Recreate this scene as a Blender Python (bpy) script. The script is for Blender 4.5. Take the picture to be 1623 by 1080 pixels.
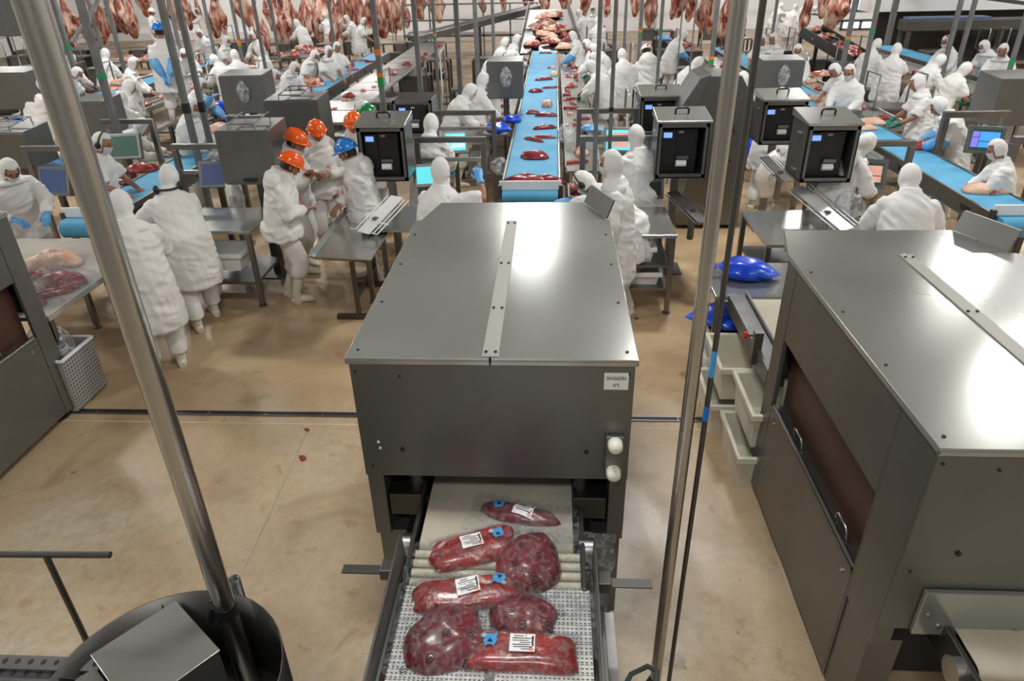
import bpy, math, random
from mathutils import Vector, Matrix, noise
V = Vector
random.seed(7)
scene = bpy.context.scene
for o in list(bpy.data.objects):
    bpy.data.objects.remove(o)
COL = scene.collection
R = math.radians

# ------------------------------------------------------------------ camera
F = 1100.0
yaw, pitch, roll = R(-3.75), R(29.0), R(-1.4)
CAM = V((0, 0, 3.4))
f0 = V((math.sin(yaw), math.cos(yaw), 0)); r0 = V((math.cos(yaw), -math.sin(yaw), 0)); u0 = V((0, 0, 1))
fw = f0 * math.cos(pitch) - u0 * math.sin(pitch)
up_ = u0 * math.cos(pitch) + f0 * math.sin(pitch)
rr = r0 * math.cos(roll) + up_ * math.sin(roll)
uu = up_ * math.cos(roll) - r0 * math.sin(roll)
cd = bpy.data.cameras.new('camera'); cam = bpy.data.objects.new('camera', cd); COL.objects.link(cam)
m = Matrix((rr, uu, -fw)).transposed().to_4x4(); m.translation = CAM
cam.matrix_world = m
cd.sensor_width = 36; cd.lens = 36 * F / 1623; cd.clip_start = .05; cd.clip_end = 200
cd.dof.use_dof = True; cd.dof.focus_distance = 4.2; cd.dof.aperture_fstop = 6.3
scene.camera = cam

def P(px, py, z):
    """world point at height z seen at photo pixel (px, py)"""
    d = fw + rr * ((px - 811.5) / F) - uu * ((py - 540) / F)
    return CAM + d * ((z - CAM.z) / d.z)

# ------------------------------------------------------------------ world, lamps, exposure
wd = bpy.data.worlds.new('world'); scene.world = wd; wd.use_nodes = True
wd.node_tree.nodes['Background'].inputs[0].default_value = (.6, .65, .7, 1)
wd.node_tree.nodes['Background'].inputs[1].default_value = .15
scene.view_settings.view_transform = 'Standard'; scene.view_settings.look = 'None'
scene.view_settings.gamma = 1; scene.view_settings.use_curve_mapping = False
scene.view_settings.exposure = 0.0
CEIL = 6.0
LAMP_SHIFT = {(-.5, 9.0): (1.9, 9.0), (7.6, 9.0): (6.9, 9.0), (7.6, 15.6): (8.3, 13.4)}      # fittings hung off the grid
LAMP_XY = [LAMP_SHIFT.get((x, y), (x, y)) for x in (-17.0, -8.6, -.5, 7.6, 15.6) for y in (-1.6, 2.8, 9.0, 15.6, 22.0, 28.5, 35.0)]  # rows behind the camera and nearest the back wall are added as fill
LAMP_W = 215.0
for i, (x, y) in enumerate(LAMP_XY):
    ld = bpy.data.lights.new('lamp_light', 'AREA'); ld.shape = 'RECTANGLE'; ld.size = .8; ld.size_y = .5
    ld.energy = LAMP_W * (.62 if (x, y) in ((6.9, 9.0), (8.3, 13.4)) else 1.0 if y > 7 else .5 if y > 0 else .45); ld.color = (1, .985, .955)
    lo = bpy.data.objects.new('lamp_light', ld); COL.objects.link(lo); lo.location = (x, y, CEIL - .23)

# ------------------------------------------------------------------ mesh builder
class MB:
    def __init__(s): s.v = []; s.f = []; s.m = []; s.s = []
    def add(s, vs, fs, mi=0, sm=False):
        b = len(s.v); s.v += [tuple(v) for v in vs]
        for f in fs:
            s.f.append([b + i for i in f]); s.m.append(mi); s.s.append(sm)
        return s
    def box(s, x0, x1, y0, y1, z0, z1, mi=0, M=None):
        vs = [V((x, y, z)) for z in (z0, z1) for x, y in ((x0, y0), (x1, y0), (x1, y1), (x0, y1))]
        if M is not None: vs = [M @ v for v in vs]
        return s.add(vs, [(3, 2, 1, 0), (4, 5, 6, 7), (0, 1, 5, 4), (1, 2, 6, 5), (2, 3, 7, 6), (3, 0, 4, 7)], mi)
    def bar(s, a, b, w, h=None, mi=0):
        a, b = V(a), V(b); h = h or w; d = (b - a).normalized()
        t = V((0, 0, 1)) if abs(d.z) < .95 else V((0, 1, 0))
        x = d.cross(t).normalized() * w / 2; y = x.cross(d).normalized() * h / 2
        vs = [p + q for p in (a, b) for q in (-x - y, x - y, x + y, -x + y)]
        return s.add(vs, [(3, 2, 1, 0), (4, 5, 6, 7), (0, 1, 5, 4), (1, 2, 6, 5), (2, 3, 7, 6), (3, 0, 4, 7)], mi)
    def rings(s, rs, mi=0, sm=True, cap=True, closed=True):
        n = len(rs[0]); vs = [p for r in rs for p in r]; fs = []
        for i in range(len(rs) - 1):
            for j in range(n if closed else n - 1):
                k = (j + 1) % n
                fs.append((i * n + j, i * n + k, (i + 1) * n + k, (i + 1) * n + j))
        s.add(vs, fs, mi, sm)
        if cap:
            s.add(rs[0], [tuple(range(n))[::-1]], mi, False); s.add(rs[-1], [tuple(range(n))], mi, False)
        return s
    def tube(s, pts, r, n=8, mi=0, cap=True, flat=1.0):
        pts = [V(p) for p in pts]; rs = []
        rad = r if isinstance(r, (list, tuple)) else [r] * len(pts)
        d0 = (pts[1] - pts[0]).normalized()
        x = d0.orthogonal().normalized()
        for i, p in enumerate(pts):
            a = pts[max(0, i - 1)]; b = pts[min(len(pts) - 1, i + 1)]
            d = (b - a).normalized() if (b - a).length > 1e-6 else d0
            x = (x - d * x.dot(d)).normalized(); y = d.cross(x)
            rs.append([p + (x * math.cos(t) + y * math.sin(t) * flat) * rad[i] for t in [2 * math.pi * k / n for k in range(n)]])
        return s.rings(rs, mi, True, cap)
    def cyl(s, a, b, r, n=12, mi=0, r2=None): return s.tube([a, b], [r, r if r2 is None else r2], n, mi)
    def lathe(s, prof, n=16, mi=0, o=(0, 0, 0), cap=True):
        o = V(o)
        return s.rings([[o + V((r * math.cos(t), r * math.sin(t), z)) for t in [2 * math.pi * k / n for k in range(n)]] for r, z in prof], mi, True, cap)
    def ell(s, c, r, n=12, k=8, mi=0, M=None):
        c = V(c); rs = []
        for i in range(k + 1):
            a = -math.pi / 2 + math.pi * (i + .02) / (k + .04)
            ring = [V((math.cos(a) * math.cos(t) * r[0], math.cos(a) * math.sin(t) * r[1], math.sin(a) * r[2])) for t in [2 * math.pi * j / n for j in range(n)]]
            rs.append([(M @ p if M else p) + c for p in ring])
        return s.rings(rs, mi, True, True)
    def prism(s, poly, y0, y1, mi=0, axis='y'):
        f = {'y': lambda p, d: (p[0], d, p[1]), 'z': lambda p, d: (p[0], p[1], d), 'x': lambda p, d: (d, p[0], p[1])}[axis]
        n = len(poly); vs = [f(p, y0) for p in poly] + [f(p, y1) for p in poly]
        fs = [tuple(range(n)), tuple(range(2 * n - 1, n - 1, -1))] + [(i, i + n, (i + 1) % n + n, (i + 1) % n) for i in range(n)]
        return s.add(vs, fs, mi)
    def mesh(s, name, mats):
        me = bpy.data.meshes.new(name); me.from_pydata(s.v, [], s.f)
        me.polygons.foreach_set('material_index', s.m); me.polygons.foreach_set('use_smooth', s.s)
        for mt in (mats if isinstance(mats, (list, tuple)) else [mats]): me.materials.append(mt)
        me.update(); return me
    def build(s, name, mats, parent=None, loc=(0, 0, 0), rz=0, bevel=0, kind=None):
        o = link(name, s.mesh(name, mats), parent, loc, rz)
        if bevel:
            b = o.modifiers.new('bevel', 'BEVEL'); b.width = bevel; b.segments = 2; b.limit_method = 'ANGLE'; b.angle_limit = R(40)
        if kind: o['kind'] = kind
        return o

def link(name, me, parent=None, loc=(0, 0, 0), rz=0):
    o = bpy.data.objects.new(name, me); COL.objects.link(o); o.location = loc; o.rotation_euler = (0, 0, rz)
    if parent: o.parent = parent
    return o
def tag(o, label=None, cat=None, group=None, kind=None):
    if label: o['label'] = label
    if cat: o['category'] = cat
    if group: o['group'] = group
    if kind: o['kind'] = kind
    return o
def thing(name, label, cat, loc=(0, 0, 0), rz=0, group=None):
    o = bpy.data.objects.new(name, None); COL.objects.link(o); o.location = loc; o.rotation_euler = (0, 0, rz)
    o.empty_display_size = .1
    return tag(o, label, cat, group)
def kids(o): return [c for c in bpy.data.objects if c.parent == o]
def dup(root, ch, loc, rz, label, scale=None, group=None):
    """copy a thing and its parts; ch = list of (part, [sub-parts])"""
    r = root.copy(); COL.objects.link(r); r.location = loc; r.rotation_euler = (0, 0, rz); r['label'] = label
    if scale: r.scale = scale
    if group: r['group'] = group
    for c, subs in ch:
        k = c.copy(); COL.objects.link(k); k.parent = r
        for d in subs:
            q = d.copy(); COL.objects.link(q); q.parent = k
    return r

# ------------------------------------------------------------------ materials
def mat(name, col, rough=.5, metal=0, var=None, vscale=4, bump=0, bscale=30, stretch=None, rvar=0, spec=None, coat=0, emit=None, rand=0, col3=None, c3scale=1.5, c3lo=.5, c3hi=.62, ridge=False):
    mt = bpy.data.materials.new(name); mt.use_nodes = True
    nt = mt.node_tree; b = nt.nodes['Principled BSDF']; N = nt.nodes.new; L = nt.links.new
    b.inputs['Base Color'].default_value = (*col, 1); b.inputs['Roughness'].default_value = rough; b.inputs['Metallic'].default_value = metal
    if spec is not None: b.inputs['Specular IOR Level'].default_value = spec
    if coat: b.inputs['Coat Weight'].default_value = coat; b.inputs['Coat Roughness'].default_value = .12
    if emit: b.inputs['Emission Color'].default_value = (*emit[0], 1); b.inputs['Emission Strength'].default_value = emit[1]
    if var or bump or rvar or rand:
        tc = N('ShaderNodeTexCoord'); mp = N('ShaderNodeMapping'); L(tc.outputs['Object'], mp.inputs[0])
        if stretch: mp.inputs['Scale'].default_value = stretch
        vec = mp.outputs[0]
        if rand:
            oi = N('ShaderNodeObjectInfo'); ad = N('ShaderNodeVectorMath'); ad.operation = 'ADD'
            ml = N('ShaderNodeMath'); ml.operation = 'MULTIPLY'; ml.inputs[1].default_value = 40; L(oi.outputs['Random'], ml.inputs[0])
            L(vec, ad.inputs[0]); L(ml.outputs[0], ad.inputs[1]); vec = ad.outputs[0]
    if var:
        nz = N('ShaderNodeTexNoise'); nz.inputs['Scale'].default_value = vscale; nz.inputs['Detail'].default_value = 3 if metal > .6 else 6; L(vec, nz.inputs['Vector'])
        rp = N('ShaderNodeValToRGB'); rp.color_ramp.elements[0].position = .2 if metal > .6 else .36; rp.color_ramp.elements[1].position = .8 if metal > .6 else .66; rp.color_ramp.interpolation = 'EASE'
        rp.color_ramp.elements[0].color = (*col, 1); rp.color_ramp.elements[1].color = (*var, 1)
        L(nz.outputs[0], rp.inputs[0]); out = rp.outputs[0]
        if col3:
            n3 = N('ShaderNodeTexNoise'); n3.inputs['Scale'].default_value = c3scale; n3.inputs['Detail'].default_value = 5; n3.inputs['Distortion'].default_value = .6; L(vec, n3.inputs['Vector'])
            r3 = N('ShaderNodeValToRGB'); r3.color_ramp.elements[0].position = c3lo; r3.color_ramp.elements[1].position = c3hi; L(n3.outputs[0], r3.inputs[0])
            mx = N('ShaderNodeMix'); mx.data_type = 'RGBA'; L(r3.outputs[0], mx.inputs[0]); L(out, mx.inputs[6]); mx.inputs[7].default_value = (*col3, 1); out = mx.outputs[2]
        L(out, b.inputs['Base Color'])
    if rvar:
        n2 = N('ShaderNodeTexNoise'); n2.inputs['Scale'].default_value = vscale * .7; n2.inputs['Detail'].default_value = 2; L(vec, n2.inputs['Vector'])
        mr = N('ShaderNodeMapRange'); mr.inputs[3].default_value = max(.03, rough - rvar); mr.inputs[4].default_value = rough + rvar
        mr.inputs[1].default_value = .2; mr.inputs[2].default_value = .8
        L(n2.outputs[0], mr.inputs[0]); L(mr.outputs[0], b.inputs['Roughness'])
    if bump:
        n4 = N('ShaderNodeTexNoise'); n4.inputs['Scale'].default_value = bscale; n4.inputs['Detail'].default_value = 4; L(vec, n4.inputs['Vector'])
        if ridge: n4.noise_type = 'RIDGED_MULTIFRACTAL'; n4.inputs['Detail'].default_value = 2; n4.inputs['Distortion'].default_value = .4
        bp = N('ShaderNodeBump'); bp.inputs['Strength'].default_value = bump; bp.inputs['Distance'].default_value = .02 if ridge else .01; L(n4.outputs[0], bp.inputs['Height']); L(bp.outputs[0], b.inputs['Normal'])
    return mt

M = {}
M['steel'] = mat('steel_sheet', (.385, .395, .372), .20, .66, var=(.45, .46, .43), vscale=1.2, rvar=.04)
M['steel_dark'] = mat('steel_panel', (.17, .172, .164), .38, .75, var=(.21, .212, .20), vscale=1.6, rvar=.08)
M['steel_brush'] = mat('brushed_tube_steel', (.46, .455, .425), .27, 1, var=(.50, .49, .45), vscale=2, rvar=.04)
M['strip'] = mat('pale_strip_steel', (.40, .39, .36), .5, .6)
M['tube_dark'] = mat('dull_tube_steel', (.115, .112, .104), .45, 1, var=(.14, .137, .13), vscale=2, rvar=.05)
M['frame'] = mat('satin_steel_frame', (.22, .22, .22), .38, 1, var=(.27, .27, .27), vscale=5)
M['gal'] = mat('grey_column_steel', (.19, .20, .20), .5, .6, var=(.24, .25, .25), vscale=5)
M['bright'] = mat('bright_steel', (.50, .50, .49), .32, 1, rvar=.06)
M['black'] = mat('black_plastic', (.012, .012, .014), .38)
M['dark'] = mat('dark_interior', (.03, .03, .032), .6, .3)
M['brown'] = mat('smoked_brown_sheet', (.055, .026, .018), .35, .2, var=(.085, .04, .028), vscale=2)
M['rubber'] = mat('black_rubber', (.02, .02, .02), .7)
M['belt'] = mat('blue_belt', (.075, .32, .53), .6, var=(.10, .37, .58), vscale=3, rvar=.08, spec=.3)
M['belt_beige'] = mat('beige_belt', (.46, .42, .33), .5, var=(.53, .49, .40), vscale=3)
M['roller'] = mat('ivory_roller', (.74, .70, .56), .4, var=(.68, .62, .42), vscale=6)
M['cloth'] = mat('white_cotton', (.74, .74, .725), .85, var=(.79, .79, .775), vscale=6, bump=.6, bscale=5, ridge=True)
M['cloth2'] = mat('white_smock_plastic', (.73, .725, .70), .55, var=(.78, .775, .75), vscale=5, bump=.7, bscale=4, ridge=True)
M['boot'] = mat('white_rubber_boot', (.66, .63, .53), .35, var=(.68, .64, .54), vscale=8)
M['mask'] = mat('white_mask', (.76, .76, .76), .8)
M['skin'] = mat('brown_skin', (.36, .17, .105), .5, var=(.42, .20, .125), vscale=18)
M['eye'] = mat('dark_eye', (.02, .012, .01), .2)
M['lip'] = mat('lips', (.30, .09, .07), .45)
M['hair'] = mat('black_hair', (.015, .012, .01), .45)
M['glove'] = mat('blue_glove', (.10, .36, .74), .4, var=(.20, .48, .82), vscale=9, bump=.5, bscale=25)
M['glove_green'] = mat('green_glove', (.0, .20, .13), .5)
M['orange'] = mat('orange_helmet_shell', (.92, .13, .012), .18, coat=.4)
M['blue_hat'] = mat('blue_helmet_shell', (.02, .22, .68), .2, coat=.4)
M['green_hat'] = mat('green_helmet_shell', (.01, .22, .06), .2, coat=.4)
M['white_hat'] = mat('white_helmet_shell', (.8, .8, .78), .22, coat=.3)
M['red'] = mat('red_plastic', (.65, .02, .01), .35)
M['yellow'] = mat('yellow_plastic', (.8, .5, .02), .4)
M['hdpe'] = mat('white_board_plastic', (.83, .85, .85), .45)
M['crate'] = mat('ivory_crate_plastic', (.72, .70, .60), .45, var=(.66, .63, .50), vscale=5)
M['bag'] = mat('blue_bag_film', (.005, .05, .62), .25, var=(.01, .10, .78), vscale=5, bump=.7, bscale=9, coat=.4)
M['whitebag'] = mat('white_bag_film', (.78, .78, .77), .35, bump=.8, bscale=12)
M['meat'] = mat('red_meat', (.20, .018, .016), .36, var=(.30, .035, .03), vscale=7, bump=.4, bscale=30, coat=.25, rand=1, col3=(.62, .36, .28), c3scale=5, c3lo=.62, c3hi=.70)
M['lean'] = mat('dark_lean_meat', (.15, .010, .018), .30, var=(.25, .022, .03), vscale=4, bump=.3, bscale=18, coat=.3, rand=1, col3=(.5, .25, .2), c3scale=9, c3lo=.70, c3hi=.76)
M['marbled'] = mat('marbled_meat', (.26, .010, .010), .3, var=(.42, .022, .02), vscale=16, bump=.5, bscale=28, coat=.4, rand=1, col3=(.78, .50, .42), c3scale=13, c3lo=.575, c3hi=.66)
M['fat'] = mat('fat_covered_meat', (.72, .52, .38), .45, var=(.62, .36, .26), vscale=5, bump=.4, bscale=20, rand=1, col3=(.24, .03, .025), c3scale=4, c3lo=.58, c3hi=.64)
M['carcass'] = mat('beef_quarter', (.36, .085, .055), .45, var=(.78, .58, .45), vscale=6, stretch=(1.3, 1.3, .45), bump=.6, bscale=14, rand=1, col3=(.17, .022, .018), c3scale=5, c3lo=.52, c3hi=.60)
M['trim'] = mat('meat_trimmings', (.42, .09, .06), .4, var=(.68, .42, .33), vscale=9, bump=.5, bscale=25, coat=.2, rand=1)
M['wall'] = mat('white_wall_panel', (.84, .84, .84), .6, var=(.80, .80, .80), vscale=.6)
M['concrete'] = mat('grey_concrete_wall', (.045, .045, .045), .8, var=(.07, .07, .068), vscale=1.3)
M['ceil'] = mat('ceiling_panel', (.30, .30, .295), .8)
M['green_tape'] = mat('green_tape', (.01, .30, .10), .5)
M['orange_tape'] = mat('orange_tape', (.8, .2, .02), .5)
M['blue_tape'] = mat('blue_tape', (.01, .16, .55), .5)
M['paper'] = mat('white_paper', (.92, .92, .92), .6)
M['ink'] = mat('black_ink', (.012, .012, .012), .6)
M['redink'] = mat('red_ink', (.7, .03, .03), .6)
M['bluestick'] = mat('light_blue_sticker', (.07, .34, .72), .4)
M['greystick'] = mat('grey_sticker_print', (.45, .48, .5), .4)
M['domelens'] = mat('ivory_lamp_lens', (.80, .80, .68), .3)
M['hose'] = mat('grey_green_hose', (.06, .09, .085), .4)
M['purple'] = mat('purple_plastic', (.08, .03, .22), .4)
M['yellowbin'] = mat('yellow_liner', (.75, .66, .15), .5)
M['lampglow'] = mat('lamp_diffuser', (.9, .9, .9), .5, emit=((1, .96, .9), 5.0))
M['led'] = mat('green_led', (0, .3, .05), .4, emit=((0, 1, .25), 2))
M['lcd'] = mat('blue_lcd', (.1, .2, .6), .4, emit=((.22, .38, 1), 1.1))
M['scr_cyan'] = mat('cyan_screen', (.1, .6, .6), .4, emit=((.12, .75, .80), .9))
M['scr_white'] = mat('pale_screen', (.5, .7, .7), .4, emit=((.6, .85, .85), .8))
M['scr_pink'] = mat('salmon_screen', (.6, .3, .25), .4, emit=((.75, .36, .28), .8))
M['scr_violet'] = mat('violet_screen', (.2, .15, .6), .4, emit=((.28, .22, .9), .8))
M['scr_blue'] = mat('blue_screen', (.05, .3, .8), .4, emit=((.08, .35, .95), .8))
M['scr_green'] = mat('green_screen', (.01, .05, .035), .3, emit=((.015, .13, .08), .3))
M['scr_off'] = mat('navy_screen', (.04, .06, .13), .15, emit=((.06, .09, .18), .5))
M['daylight'] = mat('bright_window_light', (.8, .85, .9), .5, emit=((.72, .85, 1), 1.3))

def film(name, fac=.16, tint=(.92, .94, .96), rough=.12, bscale=26, base=(.75, .77, .78)):
    mt = bpy.data.materials.new(name); mt.use_nodes = True; nt = mt.node_tree; nt.nodes.clear(); N = nt.nodes.new; L = nt.links.new
    o = N('ShaderNodeOutputMaterial'); mx = N('ShaderNodeMixShader'); t = N('ShaderNodeBsdfTransparent'); g = N('ShaderNodeBsdfPrincipled')
    t.inputs[0].default_value = (*tint, 1); g.inputs['Base Color'].default_value = (*base, 1); g.inputs['Roughness'].default_value = rough; g.inputs['Specular IOR Level'].default_value = .9
    tc = N('ShaderNodeTexCoord'); nz = N('ShaderNodeTexNoise'); nz.inputs['Scale'].default_value = bscale; nz.inputs['Detail'].default_value = 5; nz.inputs['Distortion'].default_value = 1.2; L(tc.outputs['Object'], nz.inputs['Vector'])
    bp = N('ShaderNodeBump'); bp.inputs['Strength'].default_value = .9; bp.inputs['Distance'].default_value = .02; L(nz.outputs[0], bp.inputs['Height']); L(bp.outputs[0], g.inputs['Normal'])
    mr = N('ShaderNodeMapRange'); mr.inputs[1].default_value = .42; mr.inputs[2].default_value = .68; mr.inputs[3].default_value = fac * .35; mr.inputs[4].default_value = fac * 2.4; L(nz.outputs[0], mr.inputs[0])
    L(mr.outputs[0], mx.inputs[0]); L(t.outputs[0], mx.inputs[1]); L(g.outputs[0], mx.inputs[2]); L(mx.outputs[0], o.inputs[0])
    return mt
M['film'] = film('clear_film', .15, tint=(.96, .97, .98), rough=.10, base=(.40, .41, .42))
M['wrap'] = film('screen_wrap_film', .06, base=(.3, .3, .3))
M['filmbag'] = film('cloudy_film_bag', .30, bscale=14)

def floor_mat():
    mt = bpy.data.materials.new('tan_floor_coating'); mt.use_nodes = True; nt = mt.node_tree; b = nt.nodes['Principled BSDF']; N = nt.nodes.new; L = nt.links.new
    tc = N('ShaderNodeTexCoord')
    def nz(s, d=6, dist=0, sc=None):
        n = N('ShaderNodeTexNoise'); n.inputs['Scale'].default_value = s; n.inputs['Detail'].default_value = d; n.inputs['Distortion'].default_value = dist
        if sc:
            mp = N('ShaderNodeMapping'); mp.inputs['Scale'].default_value = sc; L(tc.outputs['Object'], mp.inputs[0]); L(mp.outputs[0], n.inputs['Vector'])
        else: L(tc.outputs['Object'], n.inputs['Vector'])
        return n.outputs[0]
    def ramp(x, a, c, lo, hi):
        r = N('ShaderNodeValToRGB'); r.color_ramp.elements[0].position = lo; r.color_ramp.elements[1].position = hi
        r.color_ramp.elements[0].color = (*a, 1); r.color_ramp.elements[1].color = (*c, 1); L(x, r.inputs[0]); return r.outputs[0]
    def mix(f, a, c, mode='MIX'):
        m_ = N('ShaderNodeMix'); m_.data_type = 'RGBA'; m_.blend_type = mode
        for sock, val in ((m_.inputs[0], f), (m_.inputs[6], a), (m_.inputs[7], c)):
            if hasattr(val, 'is_linked'): L(val, sock)
            elif isinstance(val, tuple): sock.default_value = (*val, 1)
            else: sock.default_value = val
        return m_.outputs[2]
    base = ramp(nz(1.1, 8, .5), (.39, .258, .14), (.54, .385, .22), .33, .67)
    pale = ramp(nz(.55, 7, .8), (0, 0, 0), (1, 1, 1), .46, .64)
    # the coating is worn paler and greyer on the packing side of the drain (y < 4.8)
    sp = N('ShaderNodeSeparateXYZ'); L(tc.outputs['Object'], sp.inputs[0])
    wr = N('ShaderNodeMapRange'); wr.inputs[1].default_value = 5.2; wr.inputs[2].default_value = 3.2; wr.inputs[3].default_value = .12; wr.inputs[4].default_value = .85; L(sp.outputs['Y'], wr.inputs[0])
    wm = N('ShaderNodeMath'); wm.operation = 'MULTIPLY'; L(pale, wm.inputs[0]); L(wr.outputs[0], wm.inputs[1])
    wa = N('ShaderNodeMath'); wa.operation = 'MULTIPLY_ADD'; L(wr.outputs[0], wa.inputs[0]); wa.inputs[1].default_value = .45; L(wm.outputs[0], wa.inputs[2])
    wc = N('ShaderNodeClamp'); L(wa.outputs[0], wc.inputs[0])
    c = mix(wc.outputs[0], base, ramp(nz(14, 8, .4), (.44, .385, .285), (.57, .515, .405), .35, .65))
    c = mix(ramp(nz(110, 4, .8), (0, 0, 0), (.5, .5, .5), .56, .74), c, (.25, .165, .09))
    c = mix(ramp(nz(48, 2), (0, 0, 0), (.55, .55, .55), .70, .76), c, (.66, .60, .50))
    c = mix(ramp(nz(37, 2, .5), (0, 0, 0), (.7, .7, .7), .70, .77), c, (.20, .115, .06))
    c = mix(ramp(nz(5, 5, .6), (0, 0, 0), (.6, .6, .6), .62, .76), c, (.34, .15, .085))
    c = mix(ramp(nz(1.7, 5, .7), (0, 0, 0), (.55, .55, .55), .54, .72), c, (.24, .15, .08))
    # base colour gets darker towards the back of the hall
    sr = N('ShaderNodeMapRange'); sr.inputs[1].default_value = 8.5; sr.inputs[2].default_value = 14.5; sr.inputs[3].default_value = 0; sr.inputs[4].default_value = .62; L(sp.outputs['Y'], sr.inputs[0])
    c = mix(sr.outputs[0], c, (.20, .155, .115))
    L(c, b.inputs['Base Color'])
    rg = N('ShaderNodeMapRange'); rg.inputs[1].default_value = .35; rg.inputs[2].default_value = .65; rg.inputs[3].default_value = .28; rg.inputs[4].default_value = .55; L(nz(1.4, 5, .7), rg.inputs[0]); L(rg.outputs[0], b.inputs['Roughness'])
    bp = N('ShaderNodeBump'); bp.inputs['Strength'].default_value = .15; bp.inputs['Distance'].default_value = .004; L(nz(45, 4), bp.inputs['Height']); L(bp.outputs[0], b.inputs['Normal'])
    return mt
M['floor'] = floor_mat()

def perf_mat(name, px, py, fx, fy, col=(.80, .80, .77), hole=(.10, .10, .10), metal=0, rough=.4):
    """sheet or belt pierced by small rectangular holes; px, py are pitches in metres"""
    mt = bpy.data.materials.new(name); mt.use_nodes = True; nt = mt.node_tree; b = nt.nodes['Principled BSDF']; N = nt.nodes.new; L = nt.links.new
    tc = N('ShaderNodeTexCoord'); sp = N('ShaderNodeSeparateXYZ'); L(tc.outputs['Object'], sp.inputs[0])
    def cell(ax, p, f):
        a = N('ShaderNodeMath'); a.operation = 'MULTIPLY'; a.inputs[1].default_value = 1 / p; L(sp.outputs[ax], a.inputs[0])
        c = N('ShaderNodeMath'); c.operation = 'FRACT'; L(a.outputs[0], c.inputs[0])
        d = N('ShaderNodeMath'); d.operation = 'LESS_THAN'; d.inputs[1].default_value = f; L(c.outputs[0], d.inputs[0]); return d.outputs[0]
    m_ = N('ShaderNodeMath'); m_.operation = 'MULTIPLY'; L(cell(px[0], px[1], fx), m_.inputs[0]); L(cell(py[0], py[1], fy), m_.inputs[1])
    mx = N('ShaderNodeMix'); mx.data_type = 'RGBA'; L(m_.outputs[0], mx.inputs[0]); mx.inputs[6].default_value = (*col, 1); mx.inputs[7].default_value = (*hole, 1)
    L(mx.outputs[2], b.inputs['Base Color']); b.inputs['Roughness'].default_value = rough; b.inputs['Metallic'].default_value = metal
    return mt
M['perf'] = perf_mat('perforated_white_belt', ('X', .019), ('Y', .0193), .56, .36)
M['mesh'] = perf_mat('perforated_grey_basket', ('Y', .035), ('Z', .035), .55, .55, col=(.36, .36, .35), hole=(.08, .08, .075))
M['tablebelt'] = mat('worn_grey_beige_belt', (.34, .31, .27), .5, var=(.40, .37, .32), vscale=3)

# ------------------------------------------------------------------ setting
X0, X1, YB, YF = -24.0, 20.0, 38.0, -3.0
def structure(name, mb, mt, **k):
    return tag(mb.build(name, mt, **k), kind='structure')
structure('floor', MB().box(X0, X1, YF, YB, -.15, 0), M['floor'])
structure('ceiling', MB().box(X0, X1, YF, YB, CEIL, CEIL + .15), M['ceil'])
structure('wall_back', MB().box(X0, X1, YB, YB + .2, 0, CEIL), M['wall'])
structure('wall_left', MB().box(X0 - .2, X0, YF, YB, 0, CEIL), M['wall'])
structure('wall_right', MB().box(X1, X1 + .2, YF, YB, 0, CEIL), M['wall'])
structure('wall_front', MB().box(X0, X1, YF - .2, YF, 0, CEIL), M['ceil'])
# dark bay on the right with its pale beam
zb_ = (CAM + (P(1500, 17, 0) - CAM) * (24.6 / P(1500, 17, 0).y)).z          # underside of the pale beam
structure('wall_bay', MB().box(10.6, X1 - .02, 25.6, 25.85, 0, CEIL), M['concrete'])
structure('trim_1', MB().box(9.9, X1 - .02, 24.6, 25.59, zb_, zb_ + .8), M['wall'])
structure('trim_2', MB().box(X0 + .02, -10.0, 37.5, 37.98, .0, .35), M['wall'])
# joints and the drain channel
fj = MB()
structure('trim_3', MB().box(-4.15, 1.75, 4.645, 4.652, .0005, .0025), M['crate'])
structure('trim_4', MB().bar(P(487, 683, .001), P(388, 900, .001), .008, .003), M['tablebelt'])
dr = thing('floor_drain', 'narrow steel drain channel set across the tan floor', 'drain', (-1.2, 4.785, 0))
MB().box(-2.95, 2.95, -.02, .02, .001, .006).build('channel', M['dark'], dr)
MB().box(-2.95, 2.95, -.032, -.02, .001, .010).box(-2.95, 2.95, .02, .032, .001, .010).build('rim', M['frame'], dr)
gm = None
for i in range(12):
    if gm is None: gm = MB().box(-.006, .006, -.02, .02, .004, .009).mesh('bridge', M['frame'])
    link('bridge', gm, dr, (-2.75 + i * .5, 0, 0))
# ceiling lamps, out of view, with the added front and back rows
for i, (x, y) in enumerate(LAMP_XY):
    t = thing('ceiling_lamp', 'flat white lamp housing on the ceiling out of view', 'lamp', (x, y, CEIL), 0, 'lamps in rows on the ceiling')
    if i == 0:
        lm1 = MB().box(-.72, .72, -.33, .33, -.13, -.005).mesh('housing', M['wall']); lm2 = MB().box(-.65, .65, -.275, .275, -.15, -.131).mesh('diffuser', M['lampglow'])
    link('housing', lm1, t); link('diffuser', lm2, t)

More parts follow.
